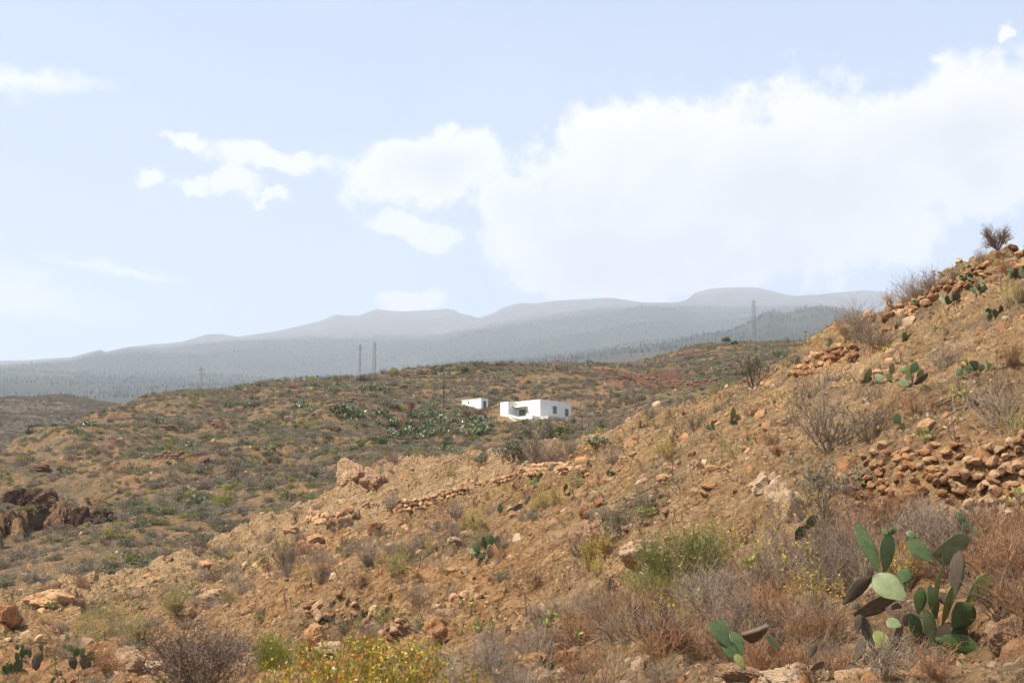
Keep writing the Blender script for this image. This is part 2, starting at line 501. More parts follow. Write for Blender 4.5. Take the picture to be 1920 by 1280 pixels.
def mat(name, rough=0.9, spec=0.15):
    m = bpy.data.materials.new(name); m.use_nodes = True
    m.node_tree.nodes.clear()
    n = N(m.node_tree)
    b = n.add('ShaderNodeBsdfPrincipled', {'Roughness': rough, 'Specular IOR Level': spec})
    n.add('ShaderNodeOutputMaterial', {'Surface': b.outputs[0]})
    return m, n, b


# ------------------------------------------------------------------ ground and rock materials
def rocky(name, near=True):
    m, n, b = mat(name, 0.95, 0.1)
    pos = n.add('ShaderNodeNewGeometry').outputs['Position']
    at = n.add('ShaderNodeAttribute', attribute_name='zone')
    zs = n.add('ShaderNodeSeparateColor', {0: at.outputs['Color']})
    bare, red, veg = zs.outputs[0], zs.outputs[1], zs.outputs[2]
    # coordinate across the bedding
    bed = n.vmath('DOT_PRODUCT', pos, (-0.42, 0.10, 1.0), out=1)
    al = n.vmath('DOT_PRODUCT', pos, (0.75, 0.45, 0.35), out=1)
    strat = n.add('ShaderNodeCombineXYZ', {0: n.math('MULTIPLY', al, 0.22), 1: n.math('MULTIPLY', bed, 2.2), 2: 0.0}).outputs[0]
    s1 = n.noise(strat, 1.3, 6.0, 0.65, 0.6)
    n1 = n.noise(pos, 0.35, 5.0, 0.6)
    n2 = n.noise(pos, 2.6, 6.0, 0.65)
    n3 = n.noise(pos, 14.0, 5.0, 0.7)
    n0 = n.noise(pos, 0.06, 4.0, 0.6)
    base = n.ramp(n.math('ADD', n.math('MULTIPLY', n2, 0.55), n.math('MULTIPLY', s1, 0.45)),
                  [(0.30, (0.12, 0.068, 0.038)), (0.41, (0.28, 0.158, 0.083)), (0.51, (0.42, 0.250, 0.13)), (0.61, (0.52, 0.335, 0.19)), (0.75, (0.62, 0.45, 0.285))])
    orange = n.ramp(n2, [(0.3, (0.19, 0.092, 0.042)), (0.55, (0.40, 0.21, 0.095)), (0.75, (0.52, 0.30, 0.15))])
    c = n.mix(n.smooth(n1, 0.50, 0.70, 0.0, 0.60), base, orange)
    pale = n.ramp(n.math('ADD', n.math('MULTIPLY', s1, 0.6), n.math('MULTIPLY', n3, 0.4)),
                  [(0.32, (0.19, 0.12, 0.07)), (0.46, (0.40, 0.27, 0.155)), (0.6, (0.52, 0.375, 0.23)), (0.75, (0.60, 0.46, 0.31))])
    c = n.mix(n.math('MULTIPLY', bare, n.smooth(n2, 0.25, 0.6, 0.5, 1.0)), c, pale)
    redc = n.ramp(n2, [(0.3, (0.075, 0.035, 0.022)), (0.6, (0.19, 0.085, 0.048)), (0.8, (0.27, 0.14, 0.08))])
    c = n.mix(red, c, redc)
    # dry litter and tiny plants on the soil
    lit = n.ramp(n.noise(pos, 1.1, 7.0, 0.72), [(0.3, (0.070, 0.060, 0.038)), (0.5, (0.135, 0.112, 0.070)), (0.64, (0.22, 0.17, 0.105)), (0.78, (0.34, 0.24, 0.15))])
    c = n.mix(n.math('MULTIPLY', veg, n.smooth(n.noise(pos, 0.5, 6.0, 0.7), 0.34, 0.56, 0.35, 1.0)), c, lit)
    # grains, pebbles: light and dark flecks
    vor = n.add('ShaderNodeTexVoronoi', {'Vector': pos, 'Scale': 9.0, 'Randomness': 1.0})
    vsp = n.add('ShaderNodeSeparateColor', {0: vor.outputs['Color']}).outputs[0]
    fl = n.smooth(vor.outputs['Distance'], 0.42, 0.18)
    c = n.mix(n.math('MULTIPLY', n.math('MULTIPLY', fl, n.smooth(vsp, 0.80, 0.86)), 0.6), c, (0.55, 0.43, 0.31))
    c = n.mix(n.math('MULTIPLY', n.math('MULTIPLY', fl, n.smooth(vsp, 0.22, 0.16)), 0.6), c, (0.10, 0.055, 0.035))
    gam = n.mix(1.0, c, n.ramp(n3, [(0.3, 0.72), (0.7, 1.25)]), 'MULTIPLY')
    hs = n.add('ShaderNodeHueSaturation', {'Color': gam, 'Saturation': 1.10, 'Value': 1.04})
    n.put(b.inputs['Base Color'], hs.outputs[0])
    hgt = n.math('ADD', n.math('MULTIPLY', n2, 0.30), n.math('MULTIPLY', n3, 0.07))
    hgt = n.math('ADD', hgt, n.math('MULTIPLY', s1, 0.22))
    hgt = n.math('ADD', hgt, n.math('MULTIPLY', n.math('MULTIPLY', fl, vsp), 0.05))
    v1 = n.add('ShaderNodeTexVoronoi', {'Vector': n.vmath('ADD', pos, n.vmath('SCALE', n.add('ShaderNodeTexNoise', {'Vector': pos, 'Scale': 2.0}).outputs['Color'], scale=0.35)), 'Scale': 2.6})
    v2 = n.add('ShaderNodeTexVoronoi', {'Vector': pos, 'Scale': 6.5})
    hgt = n.math('ADD', hgt, n.math('MULTIPLY', v1.outputs['Distance'], -0.22))
    hgt = n.math('ADD', hgt, n.math('MULTIPLY', v2.outputs['Distance'], -0.10))
    hgt = n.math('ADD', hgt, n.math('MULTIPLY', n.noise(pos, 55.0, 4.0, 0.7), 0.018))
    bp = n.add('ShaderNodeBump', {'Height': hgt, 'Strength': 1.0, 'Distance': 1.7})
    n.put(b.inputs['Normal'], bp.outputs[0])
    return m


M_GROUND = rocky('ground_soil')


def stone_mat(name, cols, sc=6.0, dark=0.6):
    m, n, b = mat(name, 0.92, 0.12)
    oi = n.add('ShaderNodeObjectInfo')
    tcx = n.add('ShaderNodeTexCoord')
    v = n.vmath('ADD', tcx.outputs['Object'], n.vmath('SCALE', (7.1, 3.3, 5.7), scale=n.math('MULTIPLY', oi.outputs['Random'], 9.0)))
    a = n.noise(v, 2.0, 5.0, 0.6); f = n.noise(v, 11.0, 5.0, 0.7)
    mixf = n.math('ADD', n.math('MULTIPLY', oi.outputs['Random'], 0.55), n.math('MULTIPLY', a, 0.55))
    k = len(cols)
    c = n.ramp(mixf, [(0.12 + 0.85 * i / (k - 1), cols[i]) for i in range(k)])
    c = n.mix(1.0, c, n.ramp(f, [(0.3, dark), (0.68, 1.25)]), 'MULTIPLY')
    n.put(b.inputs['Base Color'], c)
    bp = n.add('ShaderNodeBump', {'Height': n.math('ADD', n.math('MULTIPLY', f, 0.5), a), 'Strength': 0.8, 'Distance': 0.06})
    n.put(b.inputs['Normal'], bp.outputs[0])
    return m


M_STONE = stone_mat('dry_stone', [(0.13, 0.07, 0.045), (0.29, 0.155, 0.080), (0.42, 0.24, 0.125), (0.52, 0.325, 0.18), (0.58, 0.42, 0.27)])
M_STONE_RED = stone_mat('red_stone', [(0.14, 0.068, 0.038), (0.32, 0.155, 0.070), (0.44, 0.24, 0.115), (0.54, 0.36, 0.21)])
M_BOULDER = stone_mat('boulder_rock', [(0.19, 0.105, 0.06), (0.33, 0.20, 0.115), (0.43, 0.29, 0.175), (0.50, 0.38, 0.26)], 3.0)
M_CRAG = stone_mat('crag_rock', [(0.055, 0.030, 0.018), (0.11, 0.060, 0.036), (0.19, 0.108, 0.066)], 3.0)  # dark brown rock, the shade of its near faces put into the colour
M_TERRACE = stone_mat('terrace_stone', [(0.10, 0.05, 0.032), (0.19, 0.10, 0.06), (0.28, 0.17, 0.10)], 3.0)

# ------------------------------------------------------------------ ground sheet
FAZ = np.arange(-AZL, AZL + 1e-9, 0.0012)
FLR = np.concatenate([np.linspace(math.log(0.8), math.log(6), 26)[:-1], np.arange(math.log(6), math.log(52), 0.0060), np.arange(math.log(52), math.log(102), 0.0040), np.arange(math.log(102), math.log(110), 0.0060),
                      np.arange(math.log(110), math.log(640), 0.0048), [math.log(640)]])
coarse = np.radians(np.concatenate([np.arange(27.5, 60, 2.5), np.arange(60, 181, 5)]))
AZA = np.concatenate([-coarse[::-1], FAZ, coarse])
LA, LR_ = np.meshgrid(AZA, FLR, indexing='ij')
Rr = np.exp(LR_)
GX = Rr * np.sin(LA); GY = Rr * np.cos(LA)
GZ = height(np.where(Rr > 639.9, GX * 0.999, GX), GY)
i0 = len(coarse); i1 = i0 + len(FAZ)
ZF = GZ[i0:i1].copy()
TF = (ZF - EYE[2]) / Rr[i0:i1]


def gz(x, y):
    x = np.asarray(x, float); y = np.asarray(y, float)
    a = np.arctan2(x, y); lr = np.log(np.maximum(np.hypot(x, y), 0.81))
    fa = np.clip((a - FAZ[0]) / 0.0012, 0, len(FAZ) - 1.001)
    ia = fa.astype(int); ta = fa - ia
    il = np.clip(np.searchsorted(FLR, lr) - 1, 0, len(FLR) - 2); tl = np.clip((lr - FLR[il]) / (FLR[il + 1] - FLR[il]), 0, 1)
    return ((ZF[ia, il] * (1 - ta) + ZF[ia + 1, il] * ta) * (1 - tl) + (ZF[ia, il + 1] * (1 - ta) + ZF[ia + 1, il + 1] * ta) * tl)


_j0 = np.searchsorted(FLR, math.log(4.5))
CM = np.maximum.accumulate(TF[:, _j0:], axis=1)


def hit(px, py):
    """first ground point seen through photo pixels -> (N,3); NaN when the ray misses the near ground"""
    px = np.atleast_1d(np.asarray(px, float)); py = np.atleast_1d(np.asarray(py, float))
    a, t = ang(px, py)
    out = np.full((len(px), 3), np.nan)
    for k in range(len(px)):
        ia = int(round((a[k] - FAZ[0]) / 0.0012))
        if ia < 0 or ia >= len(FAZ): continue
        j = np.searchsorted(CM[ia], t[k])
        if j >= CM.shape[1]: continue
        r = math.exp(FLR[_j0 + j])
        x = r * math.sin(a[k]); y = r * math.cos(a[k])
        out[k] = (x, y, gz(x, y))
    return out


def hit1(px, py):
    return hit([px], [py])[0]


def visible(x, y, z=None, lift=0.3):
    """is a point lift metres above the ground seen from the camera's place"""
    x = np.asarray(x, float); y = np.asarray(y, float)
    if z is None: z = gz(x, y)
    r = np.hypot(x, y); a = np.arctan2(x, y)
    t = (z + lift - EYE[2]) / r
    ia = np.clip(((a - FAZ[0]) / 0.0012).round().astype(int), 0, len(FAZ) - 1)
    j = np.clip(np.searchsorted(FLR, np.log(r * 0.985)) - _j0 - 1, 0, CM.shape[1] - 1)
    return (t > CM[ia, j]) & (np.abs(a) < math.radians(20.6))


def zones(x, y, z):
    r = np.hypot(x, y)
    px, py, _ = to_px(np.stack([x, y, z], -1))
    n1 = pnoise(x / 14 + 2, y / 14); n2 = pnoise(x / 5, y / 5 + 3); n3 = pnoise(x / 1.8 + 9, y / 1.8)
    hump = sstep(r, 58, 70) * (1 - sstep(r, 104, 116)) * (1 - sstep(px, 1120, 1260)) * sstep(px, 60, 230)
    left = sstep(r, 46, 58) * (1 - sstep(r, 85, 100)) * (1 - sstep(px, 520, 640))
    slope = 0.50 * (1 - sstep(r, 100, 116)) * sstep(r, 15, 26) * sstep(px, 900, 1250)
    bare = np.clip(np.maximum(np.maximum(hump, left * 0.8), slope) + 0.35 * n1 * (hump + slope) + 0.15 * n3, 0, 1)
    yard = np.exp(-((x - HP[0] + 7) ** 2 + (y - HP[1] + 2) ** 2) / 130.0)
    bare = np.maximum(bare, np.clip(yard * 1.0, 0, 1) * 0.45)
    bare = np.maximum(bare, sstep(n1 + 0.6 * n2, 0.30, 0.60) * sstep(r, 120, 160) * 0.32)
    red = np.exp(-(((px - 1230) / 150) ** 2 + ((py - 708) / 26) ** 2)) * sstep(r, 240, 300) * 1.1
    red = np.maximum(red, np.exp(-(((px - 1330) / 220) ** 2 + ((py - 655) / 10) ** 2)) * sstep(r, 330, 380) * 0.6)
    red = np.maximum(red, sstep(cliff_mask(x * 1.015, y * 1.015) - cliff_mask(x, y), 0.15, 0.7))
    red = np.maximum(red, 0.10 * sstep(r, 120, 160))
    red = np.maximum(red, 0.7 * sstep(n2 + 0.4 * n3, 0.35, 0.6) * sstep(r, 120, 160))
    veg = np.maximum(sstep(r, 104, 122) * np.clip(0.92 + 0.4 * n1, 0, 1), 0.30 + 0.5 * n2)
    veg = veg * (1 - 0.8 * hump) * (1 - 0.75 * np.clip(yard, 0, 1)) * (1 - 0.92 * np.clip(red, 0, 1))
    veg = np.where(r < 16, np.maximum(veg, 0.6), veg)
    beyond = sstep(r, np.interp(px, [0, 230, 500, 1920], [285, 345, 400, 470]), np.interp(px, [0, 230, 500, 1920], [320, 380, 430, 500]))
    bare = bare * (1 - beyond); red = red * (1 - beyond) + .35 * beyond; veg = veg * (1 - beyond) + beyond
    return np.clip(np.stack([bare, red, veg, np.ones_like(bare)], -1), 0, 1)


def sheet(name, X, Y, Z, m, zone=None, smooth=True, wrap=False):
    A, B = X.shape
    V = np.stack([X, Y, Z], -1).reshape(-1, 3)
    i = np.arange(A * B).reshape(A, B)
    F = np.stack([i[:-1, :-1], i[1:, :-1], i[1:, 1:], i[:-1, 1:]], -1).reshape(-1, 4)[:, ::-1]
    me = mesh_np(name, V, [F], m, smooth=smooth)
    if zone is not None:
        ca = me.color_attributes.new('zone', 'FLOAT_COLOR', 'POINT')
        ca.data.foreach_set('color', zone.reshape(-1, 4).astype(np.float32).ravel())
    o = link(name, me)
    return tag(o, kind='structure')


g = sheet('ground', GX, GY, GZ, M_GROUND, zones(GX, GY, GZ))
tag(g, 'brown rocky hillside of bedded earth, gravel and dry litter')

# ------------------------------------------------------------------ far country: brown hill, forested slopes, bare mountain crest
AZ2 = np.concatenate([-coarse[::-1], np.arange(-AZL, AZL + 1e-9, 0.0011), coarse])
LR2 = np.concatenate([np.linspace(math.log(641), math.log(1600), 90)[:-1], np.linspace(math.log(1600), math.log(12400), 330)])
A2, L2 = np.meshgrid(AZ2, LR2, indexing='ij')
R2 = np.exp(L2); X2 = R2 * np.sin(A2); Y2 = R2 * np.cos(A2)
Z2 = height(X2, Y2)
j0 = 0
Z2[:, 0] -= 0.0
px2, py2, _ = to_px(np.stack([X2, Y2, Z2], -1))
forest_line = np.interp(np.arctan2(X2, Y2), GAZ, np.interp(GAZ, GAZ, ktan[2 + 22]))
tan2 = (Z2 - EYE[2]) / R2
forest = sstep(R2, 1500, 2300) * (1 - sstep(tan2 - forest_line - 0.0020 * pnoise(X2 / 260, Y2 / 900) - 0.001 * pnoise(X2 / 90, Y2 / 300), -0.001, 0.0016))
patch = np.clip(sstep(pnoise(X2 / 500 + 3, Y2 / 900), 0.1, 0.5), 0, 1) * (1 - sstep(R2, 2500, 4200)) * 0.35
z2 = np.stack([patch, 1 - forest, forest * (1 - patch), np.ones_like(forest)], -1)

m, n, b = mat('mountain_land', 1.0, 0.0)
pos = n.add('ShaderNodeNewGeometry').outputs['Position']
at = n.add('ShaderNodeAttribute', attribute_name='zone')
zs = n.add('ShaderNodeSeparateColor', {0: at.outputs['Color']})
f1 = n.noise(pos, 0.012, 6.0, 0.7); f2 = n.noise(pos, 0.05, 5.0, 0.7); f3 = n.noise(pos, 0.0022, 5.0, 0.6)
barec = n.ramp(f1, [(0.3, (0.050, 0.042, 0.038)), (0.5, (0.10, 0.082, 0.070)), (0.7, (0.17, 0.14, 0.115))])
forc = n.ramp(n.math('ADD', n.math('MULTIPLY', f2, 0.5), n.math('MULTIPLY', f1, 0.5)), [(0.35, (0.026, 0.032, 0.020)), (0.52, (0.040, 0.044, 0.027)), (0.68, (0.075, 0.070, 0.045))])
lf = n.noise(pos, 0.35, 5.0, 0.7)
nearc = n.ramp(lf, [(0.35, (0.045, 0.038, 0.032)), (0.5, (0.10, 0.078, 0.062)), (0.65, (0.17, 0.12, 0.085))])
barec = n.mix(n.smooth(n.vmath('LENGTH', pos, out=1), 2600.0, 2100.0), barec, nearc)
c = n.mix(zs.outputs[2], barec, forc)
c = n.mix(n.math('MULTIPLY', zs.outputs[2], n.smooth(f3, 0.52, 0.70, 0.0, 0.4)), c, (0.10, 0.085, 0.055))
n.put(b.inputs['Base Color'], c)
bp = n.add('ShaderNodeBump', {'Height': n.math('MULTIPLY', f1, 30.0), 'Strength': 0.6, 'Distance': 1.0})
n.put(b.inputs['Normal'], bp.outputs[0])
o = sheet('mountain', X2, Y2, Z2, m, z2)
tag(o, 'hazy mountain range with pine forest below and a bare crest above')

# ------------------------------------------------------------------ plant materials
def leaf_mat(name, c0, c1, trans=0.25, rough=0.6, flower=None, dots=False, spec=0.25):
    m = bpy.data.materials.new(name); m.use_nodes = True; m.node_tree.nodes.clear()
    n = N(m.node_tree)
    oi = n.add('ShaderNodeObjectInfo')
    geo = n.add('ShaderNodeNewGeometry')
    tcx = n.add('ShaderNodeTexCoord')
    isl = geo.outputs['Random Per Island']
    f = n.math('ADD', n.math('MULTIPLY', oi.outputs['Random'], 0.5), n.math('MULTIPLY', isl, 0.5))
    c = n.mix(f, c0, c1)
    nz = n.noise(tcx.outputs['Object'], 3.0, 3.0, 0.6)
    c = n.mix(1.0, c, n.ramp(nz, [(0.3, 0.75), (0.7, 1.25)]), 'MULTIPLY')
    if flower:
        c = n.mix(n.smooth(isl, flower[1], flower[1] + 0.01), c, flower[0])
    if dots:
        vo = n.add('ShaderNodeTexVoronoi', {'Vector': n.vmath('MULTIPLY', tcx.outputs['Object'], (12.0, 0.01, 17.0)), 'Scale': 1.0, 'Randomness': 0.35})
        c = n.mix(n.smooth(vo.outputs['Distance'], 0.24, 0.10, 0.0, 0.6), c, (0.34, 0.35, 0.19))
        sc = n.noise(tcx.outputs['Object'], 5.0, 4.0, 0.7)
        c = n.mix(n.smooth(sc, 0.60, 0.70, 0.0, 0.55), c, (0.22, 0.17, 0.09))
    b = n.add('ShaderNodeBsdfPrincipled', {'Base Color': c, 'Roughness': rough, 'Specular IOR Level': spec})
    if trans > 0:
        t = n.add('ShaderNodeBsdfTranslucent', {'Color': c})
        mx = n.add('ShaderNodeMixShader', {0: trans, 1: b.outputs[0], 2: t.outputs[0]})
        n.add('ShaderNodeOutputMaterial', {'Surface': mx.outputs[0]})
    else:
        n.add('ShaderNodeOutputMaterial', {'Surface': b.outputs[0]})
    return m


TW_GREY = leaf_mat('twig_grey', (0.13, 0.095, 0.066), (0.36, 0.275, 0.195), 0)
TW_RED = leaf_mat('twig_red_brown', (0.16, 0.078, 0.036), (0.42, 0.225, 0.105), 0)
TW_TAN = leaf_mat('twig_straw', (0.30, 0.22, 0.12), (0.52, 0.40, 0.24), 0.1)
TW_DARK = leaf_mat('twig_dark', (0.07, 0.05, 0.038), (0.17, 0.12, 0.085), 0)
LF_OLIVE = leaf_mat('leaf_olive', (0.12, 0.118, 0.042), (0.24, 0.215, 0.082))
LF_GREYG = leaf_mat('leaf_grey_green', (0.125, 0.125, 0.07), (0.235, 0.22, 0.135))
LF_GREY = leaf_mat('leaf_dry_grey', (0.19, 0.155, 0.115), (0.34, 0.275, 0.20))
LF_GREEN = leaf_mat('leaf_green', (0.085, 0.115, 0.022), (0.22, 0.24, 0.045), 0.35)
LF_YELL = leaf_mat('leaf_yellow_green', (0.20, 0.19, 0.045), (0.36, 0.32, 0.075), 0.35)
LF_DARK = leaf_mat('leaf_dark', (0.045, 0.058, 0.024), (0.095, 0.105, 0.045))
LF_FLOWER = leaf_mat('flower_yellow', (0.48, 0.34, 0.035), (0.62, 0.47, 0.07), 0.3)
LF_ORANGE = leaf_mat('leaf_orange', (0.50, 0.15, 0.03), (0.60, 0.28, 0.05), 0.4, 0.4)
LF_LIME = leaf_mat('leaf_lime', (0.19, 0.21, 0.03), (0.38, 0.34, 0.05), 0.45, 0.35, spec=0.5)
LF_ROS = leaf_mat('rosette_green', (0.22, 0.23, 0.06), (0.50, 0.44, 0.14), 0.2, 0.4, spec=0.4)
LF_ROSD = leaf_mat('rosette_dry', (0.30, 0.19, 0.10), (0.52, 0.38, 0.24), 0.2)
LF_MAROON = leaf_mat('leaf_maroon', (0.13, 0.080, 0.055), (0.27, 0.17, 0.115), 0.15)
PAD_GREEN = leaf_mat('pad_green', (0.050, 0.082, 0.024), (0.085, 0.12, 0.036), 0, 0.42, dots=True, spec=0.4)
PAD_PALE = leaf_mat('pad_pale', (0.12, 0.15, 0.062), (0.19, 0.22, 0.095), 0, 0.45, dots=True, spec=0.4)  # paler green pads, the lit ones with the sunlight put into the colour
PAD_OLIVE = leaf_mat('pad_olive', (0.15, 0.16, 0.04), (0.22, 0.22, 0.065), 0, 0.5, dots=True)
PAD_WOOD = leaf_mat('pad_woody', (0.065, 0.048, 0.033), (0.17, 0.125, 0.082), 0, 0.85)
PAD_FAR = leaf_mat('pad_far', (0.050, 0.072, 0.022), (0.15, 0.18, 0.07), 0, 0.28, spec=0.4)
PINE = leaf_mat('pine_needles', (0.024, 0.031, 0.018), (0.050, 0.056, 0.032), 0)


class B:
    def __init__(s):
        s.V = []; s.F = []; s.M = []; s.n = 0

    def add(s, V, F, mi=0):
        if len(V) == 0: return
        s.V.append(np.asarray(V, float)); s.F.append(np.asarray(F) + s.n); s.M.append(np.full(len(F), mi)); s.n += len(V)

    def mesh(s, name, mats, smooth=False):
        # group by face width so material indices stay aligned
        o = sorted(range(len(s.F)), key=lambda i: s.F[i].shape[1])
        return mesh_np(name, np.concatenate(s.V), [s.F[i] for i in o], mats, np.concatenate([s.M[i] for i in o]), smooth)

    def prisms(s, P0, P1, r0, r1, mi=0, sides=3):
        P0 = np.asarray(P0, float); P1 = np.asarray(P1, float)
        d = P1 - P0; L = np.linalg.norm(d, axis=1, keepdims=True); d = d / np.maximum(L, 1e-9)
        ref = np.where(np.abs(d[:, 2:3]) > 0.9, np.array([[1.0, 0, 0]]), np.array([[0, 0, 1.0]]))
        u = np.cross(d, ref); u /= np.linalg.norm(u, axis=1, keepdims=True); v = np.cross(d, u)
        n = len(P0); r0 = np.broadcast_to(r0, (n,))[:, None]; r1 = np.broadcast_to(r1, (n,))[:, None]
        rings = []
        for P, r in ((P0, r0), (P1, r1)):
            for k in range(sides):
                t = 2 * math.pi * k / sides
                rings.append(P + (u * math.cos(t) + v * math.sin(t)) * r)
        V = np.stack(rings, 1).reshape(-1, 3)
        base = np.arange(n)[:, None] * (2 * sides)
        F = np.concatenate([base + np.array([[k, (k + 1) % sides, sides + (k + 1) % sides, sides + k]]) for k in range(sides)])
        s.add(V, F, mi)

    def leaves(s, rng, P, L, W, mi=0, D=None, droop=0.0):
        P = np.asarray(P, float); n = len(P)
        if D is None:
            D = rng.normal(size=(n, 3)); D[:, 2] = np.abs(D[:, 2]) * 0.7 - droop
        D = D / np.linalg.norm(D, axis=1, keepdims=True)
        R = rng.normal(size=(n, 3)); U = np.cross(D, R); U /= np.linalg.norm(U, axis=1, keepdims=True)
        L = np.broadcast_to(L, (n,))[:, None] * rng.uniform(0.7, 1.3, (n, 1)); W = np.broadcast_to(W, (n,))[:, None] * rng.uniform(0.7, 1.3, (n, 1))
        V = np.stack([P, P + D * L * 0.5 + U * W, P + D * L, P + D * L * 0.5 - U * W], 1).reshape(-1, 3)
        s.add(V, np.arange(4 * n).reshape(n, 4), mi)


def grow(rng, P, D, L, R, nseg, curl, up):
    """vectorised stems; returns segment arrays and node positions/directions"""
    P = P.copy(); D = D / np.linalg.norm(D, axis=1, keepdims=True)
    segs = []; nodes = []
    for k in range(nseg):
        D = D + rng.normal(size=D.shape) * curl + np.array([0, 0, up])
        D /= np.linalg.norm(D, axis=1, keepdims=True)
        Q = P + D * (L / nseg)[:, None]
        ra = R * (1 - 0.65 * k / nseg); rb = R * (1 - 0.65 * (k + 1) / nseg)
        segs.append((P, Q, ra, rb)); nodes.append((Q, D.copy(), np.full(len(P), (k + 1) / nseg)))
        P = Q
    S = [np.concatenate([s[i] for s in segs]) for i in range(4)]
    ND = [np.concatenate([q[i] for q in nodes]) for i in range(3)]
    return S, ND, (P, D)


def bush(rng, n0, L0, spread, r0, lv, curl=0.18, up=0.10, mi=0, b=None, base=0.04):
    """lv: list of (children, length factor, radius factor, angle)"""
    b = b or B()
    th = rng.uniform(0, 2 * math.pi, n0); sp = rng.uniform(0.05, 1, n0) ** 0.7 * spread
    D = np.stack([np.cos(th) * sp, np.sin(th) * sp, np.ones(n0)], 1)
    P = np.stack([np.cos(th) * base, np.sin(th) * base, np.full(n0, -0.06)], 1) * rng.uniform(0.2, 1, (n0, 1)); P[:, 2] = -0.06
    L = L0 * rng.uniform(0.65, 1.1, n0)
    S, ND, tip = grow(rng, P, D, L, np.full(n0, r0), 4, curl, up)
    b.prisms(*S, mi=mi)
    tips = [tip]; allnodes = ND
    Lc = L0; rc = r0
    for (ch, lf, rf, an) in lv:
        m_ = ND[2] > 0.2
        Pn, Dn = ND[0][m_], ND[1][m_]
        k = rng.integers(0, len(Pn), int(ch * n0)); n0 = len(k)
        Lc *= lf; rc *= rf
        Dc = Dn[k] + rng.normal(size=(n0, 3)) * an; Dc[:, 2] += 0.12
        S, ND, tip = grow(rng, Pn[k], Dc, Lc * rng.uniform(0.5, 1.2, n0), np.full(n0, rc), 3 if Lc > 0.12 * L0 else 2, curl * 1.3, up * 0.6)
        b.prisms(*S, mi=mi)
        tips.append(tip)
    return b, ND, tips


def dome_points(rng, n, rx, ry, h, shell=0.55, lumps=9):
    """points filling a lumpy low crown"""
    c = rng.normal(size=(lumps, 3)); c /= np.linalg.norm(c, axis=1, keepdims=True); c[:, 2] = np.abs(c[:, 2])
    c = c * rng.uniform(0.35, 0.72, (lumps, 1)); lr = rng.uniform(0.30, 0.50, lumps)
    k = rng.integers(0, lumps, n)
    d = rng.normal(size=(n, 3)); d /= np.linalg.norm(d, axis=1, keepdims=True)
    p = c[k] + d * (lr[k] * rng.uniform(shell, 1.05, n))[:, None]
    p[:, 2] = np.abs(p[:, 2]) + 0.02
    p = p * np.array([rx, ry, h])
    return p


# ------------------------------------------------------------------ rocks
def ico(sub):
    import bmesh
    bm = bmesh.new(); bmesh.ops.create_icosphere(bm, subdivisions=sub, radius=1.0)
    V = np.array([v.co[:] for v in bm.verts]); F = np.array([[v.index for v in f.verts] for f in bm.faces]); bm.free()
    return V, F


ICO = {k: ico(k) for k in (2, 3, 5)}


def rock_mesh(name, seed, m, sub=2, cuts=9, sc=(1, 1, 1), rough=0.06, smooth=False, dr=(0.42, 0.80)):
    rng = np.random.default_rng(seed)
    V, F = ICO[sub]; V = V.copy()
    for _ in range(cuts):
        nrm = rng.normal(size=3); nrm /= np.linalg.norm(nrm); d = rng.uniform(*dr)
        t = V @ nrm - d
        V -= np.clip(t, 0, None)[:, None] * nrm * 0.93
    if sub >= 3:
        nz = pnoise(V[:, 0] * 1.7 + seed, V[:, 1] * 1.7 + V[:, 2] * 1.3) + 0.5 * pnoise(V[:, 0] * 4 + V[:, 2] * 2 + seed, V[:, 1] * 4 - V[:, 2])
        nz = nz + 0.45 * pnoise(V[:, 0] * 9 + V[:, 2] * 7 + seed, V[:, 1] * 9 - V[:, 2] * 6)
        V = V * (1 + rough * 1.6 * nz)[:, None]
    V = V + rng.normal(size=V.shape) * rough * (0.35 if sub < 4 else 0.06)
    V = V * np.array(sc)
    return mesh_np(name, V, [F], m, smooth=smooth)


